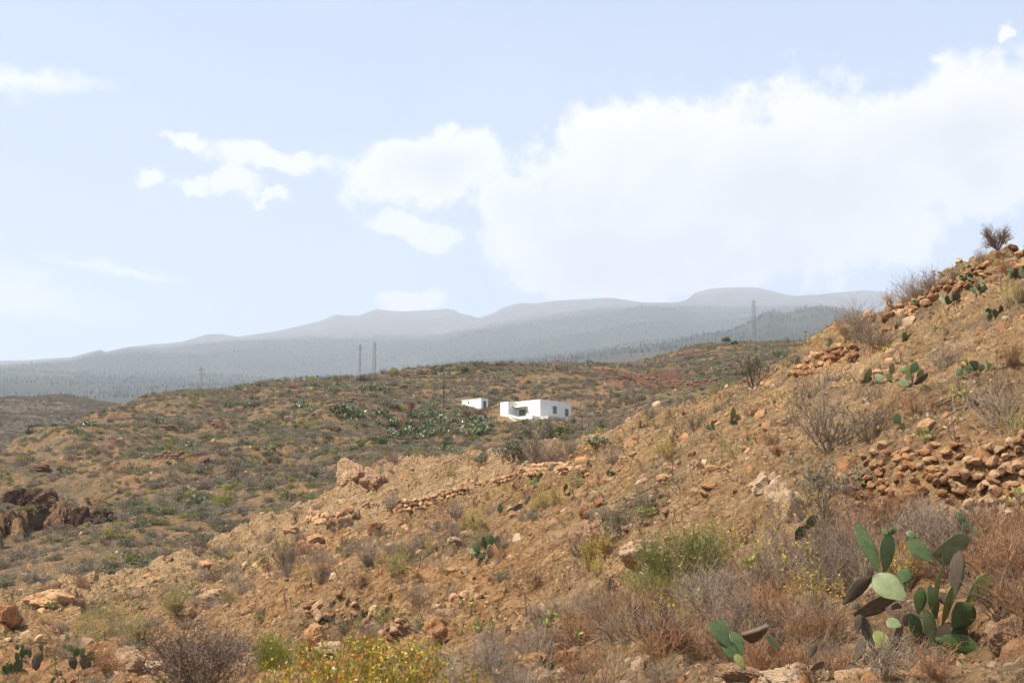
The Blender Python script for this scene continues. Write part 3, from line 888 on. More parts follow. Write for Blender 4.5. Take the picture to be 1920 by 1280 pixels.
# ------------------------------------------------------------------ stuff: one object that scatters shared meshes
def stuff(name, label, pts, rot, scl, var, protos):
    """pts (N,3), rot (N,3) euler, scl (N,), var (N,) index into protos (objects)"""
    me = bpy.data.meshes.new(name)
    me.vertices.add(len(pts)); me.vertices.foreach_set('co', np.asarray(pts, np.float32).ravel())
    a = me.attributes.new('rot', 'FLOAT_VECTOR', 'POINT'); a.data.foreach_set('vector', np.asarray(rot, np.float32).ravel())
    a = me.attributes.new('scl', 'FLOAT', 'POINT'); a.data.foreach_set('value', np.asarray(scl, np.float32))
    a = me.attributes.new('var', 'INT', 'POINT'); a.data.foreach_set('value', np.asarray(var, np.int32))
    o = link(name, me)
    ng = bpy.data.node_groups.new(name, 'GeometryNodeTree')
    ng.interface.new_socket('Geometry', in_out='INPUT', socket_type='NodeSocketGeometry')
    ng.interface.new_socket('Geometry', in_out='OUTPUT', socket_type='NodeSocketGeometry')
    gi = ng.nodes.new('NodeGroupInput'); go = ng.nodes.new('NodeGroupOutput')
    join = ng.nodes.new('GeometryNodeJoinGeometry')
    outs = []
    def named(nm, t):
        q = ng.nodes.new('GeometryNodeInputNamedAttribute'); q.data_type = t; q.inputs[0].default_value = nm
        return q.outputs[0]
    for i, p in enumerate(protos):
        oi = ng.nodes.new('GeometryNodeObjectInfo'); oi.transform_space = 'ORIGINAL'
        oi.inputs['Object'].default_value = p; oi.inputs['As Instance'].default_value = True
        cmp = ng.nodes.new('FunctionNodeCompare'); cmp.data_type = 'INT'; cmp.operation = 'EQUAL'
        ng.links.new(named('var', 'INT'), cmp.inputs[2]); cmp.inputs[3].default_value = i
        ip = ng.nodes.new('GeometryNodeInstanceOnPoints')
        ng.links.new(gi.outputs[0], ip.inputs['Points'])
        ng.links.new(cmp.outputs[0], ip.inputs['Selection'])
        ng.links.new(oi.outputs['Geometry'], ip.inputs['Instance'])
        e2r = ng.nodes.new('FunctionNodeEulerToRotation')
        ng.links.new(named('rot', 'FLOAT_VECTOR'), e2r.inputs[0])
        ng.links.new(e2r.outputs[0], ip.inputs['Rotation'])
        ng.links.new(named('scl', 'FLOAT'), ip.inputs['Scale'])
        ng.links.new(ip.outputs[0], join.inputs[0])
    ng.links.new(join.outputs[0], go.inputs[0])
    md = o.modifiers.new('scatter', 'NODES'); md.node_group = ng
    return tag(o, label=label, kind='stuff')


def area_points(rng, n, r0, r1, px0=-60, px1=1980):
    a0 = float(ang(px0, 900)[0]); a1 = float(ang(px1, 900)[0])
    r = np.sqrt(rng.uniform(r0 * r0, r1 * r1, n)); a = rng.uniform(a0, a1, n)
    return r * np.sin(a), r * np.cos(a)


# ------------------------------------------------------------------ labels by landmark
LAND_NEAR = [('large foreground prickly pear', 1740, 1120), ('thick stone wall on the right', 1860, 900), ('green feathery bush', 1265, 1060),
             ('pale split outcrop', 1485, 940), ('stone wall on the ridge top', 1850, 500), ('stone wall at lower centre', 730, 1165),
             ('orange and lime leaved shrub', 680, 1250), ('prickly pear at the foot of the slope', 915, 1028), ('knobbly boulder on the bare spur', 655, 885),
             ('low wall along the bare spur', 830, 930), ('rounded boulder on the slope', 1105, 962), ('grey leafless ridge bush', 1876, 458),
             ('prickly pears halfway up the slope', 1690, 705), ('square rock at lower left', 240, 1235), ('maroon bush at the lower edge', 380, 1250),
             ('prickly pear clumps at lower left', 95, 1235), ('lone prickly pear left of the slope', 1372, 787), ('long grey bush below the house', 1010, 860),
             ('rust boulder at the left edge', 15, 1150), ('sandy wash on the left', 370, 1090), ('tumbled stones on the slope', 1690, 880)]
LAND_FAR = [('white house', 1010, 768), ('white shed', 886, 757), ('utility pole', 832, 735), ('pylon on the right crest', 1415, 640), ('twin pylons', 690, 705),
            ('dark cliffs', 120, 945), ('lopsided crest tree', 1362, 642), ('red earth bank', 1230, 708), ('round green bush beside the track', 1130, 796),
            ('left end of the scrubby hill', 120, 800), ('cactus thicket below the shed', 830, 800), ('middle of the scrubby hillside', 430, 860), ('lower gully of the scrubby hill', 300, 960),
            ('upper terraces of the scrubby hill', 560, 740), ('foot of the scrubby hill', 600, 850)]


USED = {}


def place_words(px, py, far=False, nth=0):
    L = LAND_FAR if far else LAND_NEAR
    d = [math.hypot((px - a) * 0.8, py - b_) for (_, a, b_) in L]
    i = int(np.argsort(d)[nth]); nm, a, b_ = L[i]
    dx, dy = px - a, py - b_
    dist = math.hypot(dx, dy)
    near = 'just ' if dist < 60 else ('' if dist < 150 else 'well ')
    if abs(dx) > 1.8 * abs(dy): rel = near + ('right of' if dx > 0 else 'left of')
    elif abs(dy) > 1.8 * abs(dx): rel = near + ('below' if dy > 0 else 'above')
    else: rel = near + ('below and ' if dy > 0 else 'above and ') + ('right of' if dx > 0 else 'left of')
    return f'{rel} the {nm}'


def own_label(adj, what, px, py, far, size='', group=''):
    """a label no other thing has yet, if its place allows one"""
    first = None
    for nth in range(9):
        for sz in ((size,) if size else ('', 'mid-sized ')):
            lab = f'{sz}{adj} {what} {place_words(px, py, far, nth)}'
            if len(lab.split()) > 16: lab = f'{adj} {what} {place_words(px, py, far, nth)}'
            if len(lab.split()) > 16: continue
            if first is None or USED.get(first, group) != group: first = lab
            if lab not in USED:
                USED[lab] = group
                return lab
    return first


def place_all(name, cat, what, group, protos, X, Y, scl, rz, var, limit=300, far=False, sink=0.0, tilt=None, stuff_name=None, stuff_label=None,
              sizew=True, rand_rot=False, lift=0.3):
    """protos: list of (object, adjective). The largest seen ones become things, the others one stuff object."""
    Z = gz(X, Y) - sink - (.10 * scl if rand_rot else 0)
    r = np.hypot(X, Y)
    vis = visible(X, Y, Z, lift)
    score = np.where(vis, scl / r, 0)
    order = np.argsort(-score)
    take = order[:limit]; take = take[score[take] > 0]
    rest = np.setdiff1d(np.arange(len(X)), take)
    rng = np.random.default_rng(len(X))
    if rand_rot: R = rng.uniform(0, 2 * math.pi, (len(X), 3))
    else:
        R = np.zeros((len(X), 3)); R[:, 2] = rz
        if tilt: R[:, :2] = rng.normal(size=(len(X), 2)) * tilt
    px, py, _ = to_px(np.stack([X, Y, Z], -1))
    smed = np.median(scl)
    for i in take:
        o, adj = protos[var[i]]
        size = ('large ' if scl[i] > smed * 1.3 else 'small ' if scl[i] < smed * 0.75 else '') if sizew else ''
        lab = own_label(adj, what, px[i], py[i], far, size, group)
        copy_tree(o, (X[i], Y[i], Z[i]), tuple(R[i]), float(scl[i]), lab, group)
    protoobj = [p[0] for p in protos]
    return rest, R, Z, protoobj


def park(name, me, cat):
    """a first individual of its kind; it is put in its final place later"""
    o = link(name, me)
    o['category'] = cat
    return o

# ================================================================== HOUSE
def wall_white(name, c=(0.74, 0.73, 0.70)):
    m, n, b = mat(name, 0.9, 0.1)
    pos = n.add('ShaderNodeNewGeometry').outputs['Position']
    a = n.noise(pos, 0.9, 5.0, 0.6); f = n.noise(n.vmath('MULTIPLY', pos, (1.2, 1.2, 0.35)), 2.2, 5.0, 0.65)
    col = n.mix(n.smooth(f, 0.58, 0.78, 0.0, 0.35), c, (0.52, 0.44, 0.36))
    col = n.mix(n.smooth(a, 0.45, 0.75, 0.0, 0.22), col, (0.60, 0.56, 0.50))
    n.put(b.inputs['Base Color'], col)
    bp = n.add('ShaderNodeBump', {'Height': n.noise(pos, 6.0, 4.0, 0.6), 'Strength': 0.25, 'Distance': 0.05})
    n.put(b.inputs['Normal'], bp.outputs[0])
    return m


def plain(name, c, rough=0.8, spec=0.2, var=0.15, sc=3.0):
    m, n, b = mat(name, rough, spec)
    pos = n.add('ShaderNodeNewGeometry').outputs['Position']
    f = n.noise(pos, sc, 4.0, 0.6)
    n.put(b.inputs['Base Color'], n.mix(1.0, c, n.ramp(f, [(0.3, 1 - var), (0.7, 1 + var)]), 'MULTIPLY'))
    return m


M_WHITE = wall_white('white_render')
M_ROOFT = plain('roof_screed', (0.62, 0.58, 0.52))
M_TEAL = plain('teal_paint', (0.035, 0.10, 0.11), 0.5, 0.4)
M_GLASS = plain('dark_glass', (0.035, 0.07, 0.075), 0.12, 0.6)
M_SLAT = plain('pale_shutter', (0.15, 0.21, 0.21), 0.6, 0.3)
M_DARKW = plain('dark_timber', (0.055, 0.04, 0.03))
M_OCHRE = plain('ochre_plaster', (0.45, 0.36, 0.20))
M_GREENW = plain('old_green_door', (0.13, 0.17, 0.11))
M_METAL = plain('galvanised_steel', (0.27, 0.27, 0.26), 0.6, 0.4)
M_METAL2 = plain('lattice_steel', (0.27, 0.25, 0.225), 0.6, 0.4)
M_CONC = plain('pale_concrete', (0.50, 0.47, 0.41), 0.9, 0.1, 0.2)
M_RUST = plain('rusty_tank_iron', (0.19, 0.07, 0.045), 0.9, 0.1, 0.3)

A45 = math.radians(46)
ER = np.array([math.cos(A45), math.sin(A45)])     # along the right-hand face, going back
EL = np.array([-math.sin(A45), math.cos(A45)])    # along the left-hand face, going back
HZ = at_px(1013, 786, 240)[2]                     # floor level of the house
HC = at_px(1013, 786, 240)[:2]


def box(b, o, u, v, w, mi=0, org=(0, 0, 0)):
    """box from corner o spanned by u (along ER), v (along EL), w (up); o in house coordinates"""
    o = np.asarray(o, float)
    P = []
    for k in (0, w):
        for j in (0, v):
            for i in (0, u):
                a, c, h = o[0] + i, o[1] + j, o[2] + k
                xy = ER * a + EL * c
                P.append((xy[0], xy[1], h))
    F = [(0, 2, 3, 1), (4, 5, 7, 6), (0, 1, 5, 4), (2, 6, 7, 3), (0, 4, 6, 2), (1, 3, 7, 5)]
    b.add(P, F, mi)


def wall_with_holes(b, axis, fixed, thick, a0, a1, z0, z1, holes, mi=0):
    """wall along ER (axis 0) or EL (axis 1) split round rectangular openings (p0,p1,q0,q1)"""
    cuts = sorted({a0, a1, *[h[0] for h in holes], *[h[1] for h in holes]})
    for p, q in zip(cuts[:-1], cuts[1:]):
        hs = [h for h in holes if h[0] <= p + 1e-6 and h[1] >= q - 1e-6]
        zs = [(z0, z1)]
        if hs:
            h = hs[0]; zs = [(z0, h[2]), (h[3], z1)]
        for (c, d) in zs:
            if d - c < 1e-4: continue
            if axis == 0: box(b, (p, fixed, c), q - p, thick, d - c, mi)
            else: box(b, (fixed, p, c), thick, q - p, d - c, mi)


house = thing('white_house', 'flat-roofed white house with projecting porch block on the scrubby hillside', 'house', (HC[0], HC[1], HZ))
H = 3.45; LRT = 7.9; LLF = 7.5          # height, right-face length, left-face length
win = [(3.15, 4.20, 1.25, 2.55), (5.75 + 0.55, 5.75 + 1.45, 1.05, 2.30)]
b = B()
# right-hand face, with two windows; left-hand face with porch opening
wall_with_holes(b, 0, 0.0, 0.3, 0.0, LRT, -1.6, H, win)
wall_with_holes(b, 1, 0.0, 0.3, 0.3, LLF, -1.6, H, [(3.35, 5.05, 0.0, 2.0)])
box(b, (LRT - 0.3, 0.3, -1.6), 0.3, LLF - 0.3, H + 1.6)
box(b, (0.3, LLF - 0.3, -1.6), LRT - 0.6, 0.3, H + 1.6)
# projecting block
PBX = -2.05; PY0, PY1 = 5.55, 7.5
wall_with_holes(b, 0, PY0, 0.25, PBX, -0.002, -1.6, H - 0.12, [(-1.05, -0.80, 2.30, 2.65)])
wall_with_holes(b, 1, PBX, 0.25, PY0 + 0.25, PY1, -1.6, H - 0.12, [(6.15, 6.40, 0.55, 0.80)])
box(b, (PBX + 0.25, PY1 - 0.25, -1.6), -PBX - 0.252, 0.25, H + 1.48)
box(b, (PBX, PY0, H - 0.45), -PBX - 0.002, PY1 - PY0, 0.10)
link('wall', b.mesh('wall', M_WHITE), house)
b = B(); box(b, (0.3, 0.3, H - 0.22), LRT - 0.6, LLF - 0.6, 0.12); link('roof', b.mesh('roof', M_ROOFT), house)
b = B(); box(b, (-0.04, 0, 0), 0.001, 0.001, 0.001)
# porch canopy, porch parapet with its sloping break
b = B(); box(b, (-0.75, 2.95, 2.35), 0.748, 2.6, 0.16); link('canopy', b.mesh('canopy', M_WHITE), house)
b = B(); box(b, (-0.70, 3.0, 2.30), 0.69, 2.5, 0.045); link('canopy_soffit', b.mesh('canopy_soffit', M_OCHRE), house)
b = B()
for k in range(9):
    y0 = 0.0 + k * 0.617
    hh = 0.55 if y0 < 3.2 else 0.55 + (y0 - 3.2) * 0.30
    box(b, (-2.0, y0, -1.6), 0.22, 0.615, 1.6 + hh)
box(b, (-1.778, 0.0, -1.6), 1.776, 0.2, 1.6 + 0.5)
box(b, (-1.778, 0.2, -0.5), 1.776, 5.34, 0.45)
link('porch_parapet', b.mesh('porch_parapet', M_WHITE), house)
b = B(); box(b, (0.12, 3.35, 0.0), 0.06, 1.70, 2.0); box(b, (0.10, 4.15, 0.0), 0.02, 0.08, 2.0, 1)
dr = link('door', b.mesh('door', [M_GREENW, M_DARKW]), house)
b = B(); box(b, (-0.10, 3.05, 1.55), 0.09, 0.14, 0.22); link('wall_lamp', b.mesh('wall_lamp', M_DARKW), house)
for (p0, p1, q0, q1) in win:
    b = B()
    wall_with_holes(b, 0, 0.05, 0.08, p0, p1, q0, q1, [(p0 + 0.11, p1 - 0.11, q0 + 0.11, q1 - 0.11)])
    f = link('window', b.mesh('window', M_TEAL), house)
    b = B(); box(b, (p0 + 0.11, 0.09, q0 + 0.11), p1 - p0 - 0.22, 0.02, q1 - q0 - 0.22)
    link('pane', b.mesh('pane', M_SLAT), f)
    b = B(); box(b, ((p0 + p1) / 2 - 0.03, 0.06, q0 + 0.11), 0.06, 0.028, q1 - q0 - 0.22)
    link('mullion', b.mesh('mullion', M_TEAL), f)
    b = B(); box(b, (p0 - 0.06, -0.05, q0 - 0.07), p1 - p0 + 0.12, 0.20, 0.066); link('sill', b.mesh('sill', M_WHITE), f)
for (ax, p) in ((0, (-1.05, 0.25, 2.30, 0.35)), (1, (6.15, 0.25, 0.55, 0.25))):
    b = B()
    if ax == 0: box(b, (p[0], PY0 + 0.12, p[2]), p[1], 0.03, p[3])
    else: box(b, (PBX + 0.12, p[0], p[2]), 0.03, p[1], p[3])
    link('vent', b.mesh('vent', M_DARKW), house)

# shed
SH = at_px(902, 769, 250)
shed = thing('white_shed', 'small white outbuilding with green door left of the house', 'shed', tuple(SH))
b = B(); sh_h = 2.12
wall_with_holes(b, 0, 0.0, 0.2, 0.0, 1.75, -1.2, sh_h, [(0.55, 1.30, 0.0, 1.75)])
wall_with_holes(b, 1, 0.0, 0.2, 0.2, 4.9, -1.2, sh_h, [(3.05, 3.42, 1.40, 1.80)])
box(b, (1.55, 0.2, -1.2), 0.2, 4.7, sh_h + 1.2); box(b, (0.2, 4.7, -1.2), 1.35, 0.2, sh_h + 1.2)
link('wall', b.mesh('wall', M_WHITE), shed)
b = B(); box(b, (-0.06, -0.06, sh_h + 0.003), 1.87, 5.02, 0.09); link('roof', b.mesh('roof', M_WHITE), shed)
b = B(); box(b, (0.55, 0.08, 0.0), 0.75, 0.05, 1.75); link('door', b.mesh('door', M_TEAL), shed)
b = B(); box(b, (0.1, 3.05, 1.40), 0.03, 0.37, 0.40); link('window', b.mesh('window', M_DARKW), shed)

# curved white ramp walls beside the porch block
rm = thing('white_ramp_wall', 'low sloping white wall curving down from the porch block toward the shed', 'wall', (HC[0], HC[1], HZ))
b = B()
for k in range(8):
    y0 = 7.52 + k * 0.48
    top = 2.3 - 0.45 * k if k < 3 else 1.0 - 0.08 * k
    box(b, (-0.9 - 0.05 * k, y0, -1.2), 0.2, 0.478, 1.2 + max(top, 0.45) * (0.75 if k < 3 else 0.7))
link('wall', b.mesh('wall', M_WHITE), rm)
b = B()
for k in range(7): box(b, (-2.4, 6.2 + k * 0.52, -1.3), 0.2, 0.518, 1.3 + 0.25 - 0.05 * k)
link('kerb', b.mesh('kerb', M_WHITE), rm)
# concrete apron and edging strip running down to the track
b = B()
box(b, (-2.2, 5.9, -1.0), 1.3, 4.6, 0.72)
ap = link('concrete_apron', b.mesh('concrete_apron', M_CONC), None, (HC[0], HC[1], HZ))
tag(ap, 'pale concrete apron in front of the sloping white ramp wall', 'slab')
pts = hit([955, 965, 975, 985, 994], [785, 790, 795, 800, 804])
b = B(); q = [p for p in pts if not np.isnan(p[0])]
for p, r_ in zip(q[:-1], q[1:]): b.prisms([p + [0, 0, 0.05]], [r_ + [0, 0, 0.05]], 0.13, 0.13, sides=4)
cb = link('edging_strip', b.mesh('edging_strip', M_CONC)); tag(cb, 'thin pale concrete edging running downhill from the porch corner', 'kerb')

# stone-faced retaining wall in front of the right-hand corner
M_FACING = stone_mat('facing_stone', [(0.28, 0.25, 0.22), (0.45, 0.41, 0.37), (0.55, 0.51, 0.46)])
M_BROWNST = stone_mat('brown_block', [(0.20, 0.12, 0.08), (0.34, 0.23, 0.15)])
rw = thing('retaining_wall', 'pale stone-faced retaining wall below the right corner of the house', 'wall', (HC[0], HC[1], HZ))
b = B(); box(b, (-0.6, -2.35, -2.2), 4.2, 1.9, 2.2 + 0.42); link('core', b.mesh('core', M_CONC), rw)
rngw = np.random.default_rng(3)
stv = [rock_mesh('block', 900 + k, M_FACING, 2, 7) for k in range(3)]
stw = [rock_mesh('block', 950 + k, M_BROWNST, 2, 7) for k in range(2)]
for k in range(7):
    for j in range(5):
        v = stv[int(rngw.integers(3))]
        o = link('stone', v, rw)
        a_ = -0.35 + k * 0.60 + rngw.uniform(-0.1, 0.1) + (0.3 if j % 2 else 0); h_ = -1.6 + j * 0.44
        xy = ER * min(a_, 3.5) + EL * (-2.38)
        o.location = (xy[0], xy[1], h_ + rngw.uniform(-0.05, 0.05)); o.rotation_euler = (rngw.uniform(-.3, .3), rngw.uniform(-.3, .3), A45)
        o.scale = (0.31, 0.10, 0.24)
for j in range(6):
    for k in range(4):
        o = link('stone', stw[int(rngw.integers(2))], rw)
        xy = ER * (3.68 + rngw.uniform(-.05, .05)) + EL * (-2.2 + k * 0.48)
        o.location = (xy[0], xy[1], -1.7 + j * 0.40 - 0.05 * k); o.rotation_euler = tuple(rngw.uniform(-.4, .4, 3)); o.scale = (0.2, 0.26, 0.22)

# ================================================================== POLES AND PYLONS
PB = hit1(832, 769)
if np.isnan(PB[0]): PB = at_px(832, 770, 246)
pole = thing('utility_pole', 'slim dark utility pole standing left of the white shed', 'pole', tuple(PB))
k = float(np.hypot(PB[0], PB[1]))
hp = 70.0 / F_PX * k
b = B(); b.prisms([(0, 0, -0.5)], [(0, 0, hp)], 0.10, 0.07, sides=8); b.add([(0.06, -.06, hp), (-.06, -.06, hp), (-.06, .06, hp), (.06, .06, hp)], [(0, 1, 2, 3)])
link('post', b.mesh('post', M_DARKW), pole)
b = B(); b.prisms([(-0.35, 0, hp - 0.25), (0, 0, hp - 0.05)], [(0.35, 0, hp - 0.25), (0, 0, hp + 0.22)], 0.05, 0.05, sides=5); link('crossarm', b.mesh('crossarm', M_DARKW), pole)
M_CER = plain('white_ceramic', (0.75, 0.75, 0.72), 0.3, 0.5)
for ix, iz in ((0, .22), (-.3, -.2), (.3, -.2)):
    b = B(); b.prisms([(ix, 0, hp + iz)], [(ix, 0, hp + iz + .17)], 0.07, 0.05, sides=6); link('insulator', b.mesh('insulator', M_CER), pole)


def pylon(px, py_top, py_base, r, wpx_b, wpx_t, nseg, label, arms=(), thick=0.10):
    P0 = at_px(px, py_base, r); top = at_px(px, py_top, r)
    h = top[2] - P0[2]
    wb = wpx_b / F_PX * r; wtp = wpx_t / F_PX * r
    t = thing('lattice_pylon', label, 'pylon', tuple(P0), 0.35, None)
    def corner(f, i):
        ww = (wb * (1 - f) + wtp * f) / 2
        return np.array([(-ww, -ww), (ww, -ww), (ww, ww), (-ww, ww)][i] + (f * (h + 6) - 6,))
    for i in range(4):
        b = B(); b.prisms([corner(0, i)], [corner(1, i)], thick, thick * 0.7, sides=4); link('leg', b.mesh('leg', M_METAL2), t)
    b = B(); A_, C_ = [], []
    for s in range(nseg):
        f0, f1 = s / nseg, (s + 1) / nseg
        for i in range(4):
            j = (i + 1) % 4
            A_ += [corner(f0, i), corner(f0, j), corner(f1, i)]; C_ += [corner(f1, j), corner(f1, i), corner(f1, j)]
    b.prisms(A_, C_, thick * 0.5, thick * 0.5, sides=3); link('bracing', b.mesh('bracing', M_METAL2), t)
    for (f, L) in arms:
        b = B(); z = f * h
        b.prisms([(-L, 0, z), (-L, 0, z), (L, 0, z)], [(L, 0, z), (0, 0, z + 1.2), (0, 0, z + 1.2)], thick * 0.9, thick * 0.9, sides=4)
        link('crossarm', b.mesh('crossarm', M_METAL2), t)
    return t


pylon(1415, 563, 645, 560, 7.0, 4.6, 11, 'pale lattice mast rising on the right part of the crest', thick=0.075)
pylon(701.5, 641, 712, 620, 6.5, 4.0, 10, 'taller and nearer of the two lattice pylons above the hill', thick=0.075)
pylon(674, 646, 712, 1000, 6.0, 2.0, 12, 'thinner hazy lattice pylon left of the taller one', arms=((0.86, 2.2), (0.94, 1.6)), thick=0.12)
pylon(375, 686, 760, 1300, 5.0, 1.4, 10, 'faint small pylon with crossarms far off on the left', arms=((0.80, 4.0), (0.90, 3.0)), thick=0.22)
pylon(5.5, 728, 762, 1000, 2.2, 1.2, 6, 'tiny faint pylon at the far left edge above the brown hill', thick=0.2)

# rusty tank left of the shed
RT = hit1(769, 768)
tk = thing('rusty_tank', 'small rust red iron tank in the scrub left of the utility pole', 'tank', tuple(RT), 0.5)
b = B(); b.prisms([(0, 0, -0.3)], [(0, 0, 1.1)], 0.75, 0.75, sides=12); link('barrel', b.mesh('barrel', M_RUST), tk)
b = B(); b.prisms([(0, 0, 1.1)], [(0, 0, 1.16)], 0.80, 0.02, sides=12); link('lid', b.mesh('lid', M_RUST), tk)

# ================================================================== DRY STONE WALLS
STONES = [rock_mesh('stone', 100 + k, M_STONE, 2, 10, (1, 1, 1), .10, dr=(.50, .82)) for k in range(8)]
STONES_R = [rock_mesh('stone', 140 + k, M_STONE_RED, 2, 10, (1, 1, 1), .10, dr=(.50, .82)) for k in range(6)]


def poly_at(P, s):
    d = np.concatenate([[0], np.cumsum(np.linalg.norm(np.diff(P[:, :2], axis=0), axis=1))])
    s = np.clip(s, 0, d[-1])
    return np.stack([np.interp(s, d, P[:, i]) for i in range(P.shape[1])], -1), d[-1]


def dry_wall(label, path, h, size, meshes, seed, lean=0.35, layers=2, hvar=0.35, tidy=1.0, rng_r=None):
    """path: photo points along the foot of the wall, from left to right"""
    P = hit([p[0] for p in path], [p[1] for p in path])
    for i, p in enumerate(path):
        if len(p) > 2:
            q = at_px(p[0], p[1], p[2]); P[i] = (q[0], q[1], min(q[2], float(gz(q[0], q[1])) + .05))
    P = P[~np.isnan(P[:, 0])]
    rng = np.random.default_rng(seed)
    base = P[0].copy()
    t = thing('dry_stone_wall', label, 'stone wall', tuple(base))
    _, L = poly_at(P, 0.0)
    hs = h if hasattr(h, '__len__') else [h] * len(path)
    hs = np.interp(np.linspace(0, 1, 50), np.linspace(0, 1, len(hs)), hs)
    n = 0; items = []
    step = size * 1.18; rise = size * 0.74
    for ly in range(layers):
        for c_ in range(int(max(hs) / rise) + 1):
            s = rng.uniform(0, step)
            while s < L:
                q, _ = poly_at(P, s); q2, _ = poly_at(P, s + 0.2)
                dirx = q2[:2] - q[:2]
                if np.linalg.norm(dirx) < 1e-6: dirx = P[-1, :2] - P[0, :2]
                dirx = dirx / np.linalg.norm(dirx); back = np.array([-dirx[1], dirx[0]])
                if back @ q[:2] < 0: back = -back
                hh = np.interp(s / L, np.linspace(0, 1, 50), hs) * (1 + hvar * float(pnoise(np.array([s / (size * 6) + seed]), np.array([0.5]))[0]))
                sz = size * rng.uniform(0.62, 1.25)
                z = c_ * rise + rng.uniform(-0.06, 0.06) * size
                if z < hh:
                    xy = q[:2] + back * (z * lean + ly * size * 0.95 + rng.uniform(-0.12, 0.12) * size / tidy)
                    zz = max(q[2] + z, float(gz(xy[0], xy[1])) + 0.10 * sz)
                    items.append((xy[0], xy[1], zz, sz, ly))
                s += step * (sz / size) * rng.uniform(0.85, 1.1)
    rr = math.hypot(*base[:2])
    items.sort(key=lambda a: (a[4], -a[2]))
    keep = items[:300]; more = items[300:]
    for (x, y, z, sz, ly) in keep:
        o = link('stone', meshes[int(rng.integers(len(meshes)))], t)
        o.location = (x - base[0], y - base[1], z - base[2])
        o.rotation_euler = (rng.normal() * 0.35, rng.normal() * 0.35, rng.uniform(0, 6.28))
        o.scale = (sz * rng.uniform(.55, .72), sz * rng.uniform(.50, .62), sz * rng.uniform(.42, .56))
    if more:
        b = B(); V, F = ICO[2]
        for (x, y, z, sz, ly) in more:
            b.add(V * np.array([.6, .55, .42]) * sz * rng.uniform(0.85, 1.1, 3) + [x - base[0], y - base[1], z - base[2]], F)
        o = link('stones_behind', b.mesh('stones_behind', meshes[0].materials[0]), t); o['kind'] = 'stuff'
    return t


dry_wall('broken stone wall remnant right of the hollow behind the orange-leaved shrub', [(800, 1192, 31.5), (840, 1190, 31), (880, 1185, 30.6), (915, 1175, 30.5)],
         [0.5, 0.45, 0.35, 0.2], 0.20, STONES, 16, lean=0.4, layers=2, hvar=0.5, tidy=0.5)
dry_wall('low dry stone wall along the edge of the bare spur', [(722, 962), (760, 958), (800, 948), (850, 932), (880, 925)],
         [0.25, 0.45, 0.5, 0.45, 0.25], 0.26, STONES, 17, lean=0.25, layers=2, hvar=0.3)
dry_wall('thin curved stone wall below the long grey bush', [(885, 920), (930, 908), (990, 898), (1050, 895), (1100, 898)],
         [0.2, 0.35, 0.4, 0.4, 0.2], 0.22, STONES, 18, lean=0.3, layers=2, hvar=0.4)
dry_wall('row of dark squared stones on the spur left of the low wall', [(580, 978), (605, 982), (640, 980), (672, 968)],
         [0.45, 0.6, 0.55, 0.4], 0.42, STONES, 19, lean=0.3, layers=1, hvar=0.3)
dry_wall('scatter of stacked rubble high on the slope below the crest shrubs', [(1480, 705), (1520, 700), (1570, 690), (1610, 672)],
         [0.2, 0.5, 0.55, 0.3], 0.25, STONES_R, 20, lean=1.0, layers=1, hvar=0.8, tidy=0.3)


def inside(px, py, poly):
    c = np.zeros(len(px), bool); n_ = len(poly)
    for a in range(n_):
        x1, y1 = poly[a]; x2, y2 = poly[(a + 1) % n_]
        if y1 == y2: continue
        k = ((y1 > py) != (y2 > py)) & (px < (x2 - x1) * (py - y1) / (y2 - y1) + x1)
        c ^= k
    return c


def stone_face(label, poly, sx, sy, meshes, seed, keep=1.0, jit=.25, proud=.25, flat=.78, name='dry_stone_wall'):
    """stones laid in rough courses against a bank; sx, sy stone size seen in the photo"""
    rng = np.random.default_rng(seed); poly = np.array(poly, float)
    x0, y0 = poly.min(0); x1, y1 = poly.max(0)
    px, py = [], []
    for j, yy in enumerate(np.arange(y0, y1, sy)):
        xs = np.arange(x0 + (sx / 2 if j % 2 else 0), x1, sx)
        px += list(xs + rng.normal(size=len(xs)) * sx * jit); py += list(yy + rng.normal(size=len(xs)) * sy * jit * .6)
    px = np.array(px); py = np.array(py)
    k = inside(px, py, poly) & (rng.random(len(px)) < keep)
    px, py = px[k], py[k]
    P = hit(px, py); ok = ~np.isnan(P[:, 0]); P = P[ok]
    base = P[np.argmin(P[:, 2])].copy()
    t = thing(name, label, 'stone wall', tuple(base))
    for q in P[:300]:
        r = math.hypot(q[0], q[1]); w_ = sx * r / F_PX * rng.choice([.65, .9, 1.05, 1.3]) * rng.uniform(.9, 1.12); h_ = w_ * flat * rng.uniform(.8, 1.15)
        o = link('stone', meshes[int(rng.integers(len(meshes)))], t)
        v = q[:2] / r
        o.location = (q[0] - base[0] - v[0] * w_ * proud, q[1] - base[1] - v[1] * w_ * proud, q[2] - base[2] + h_ * .18)
        o.rotation_euler = (rng.normal() * .35, rng.normal() * .35, rng.uniform(0, 6.28))
        o.scale = (w_ * .62, w_ * .55, h_ * .58)
    return t


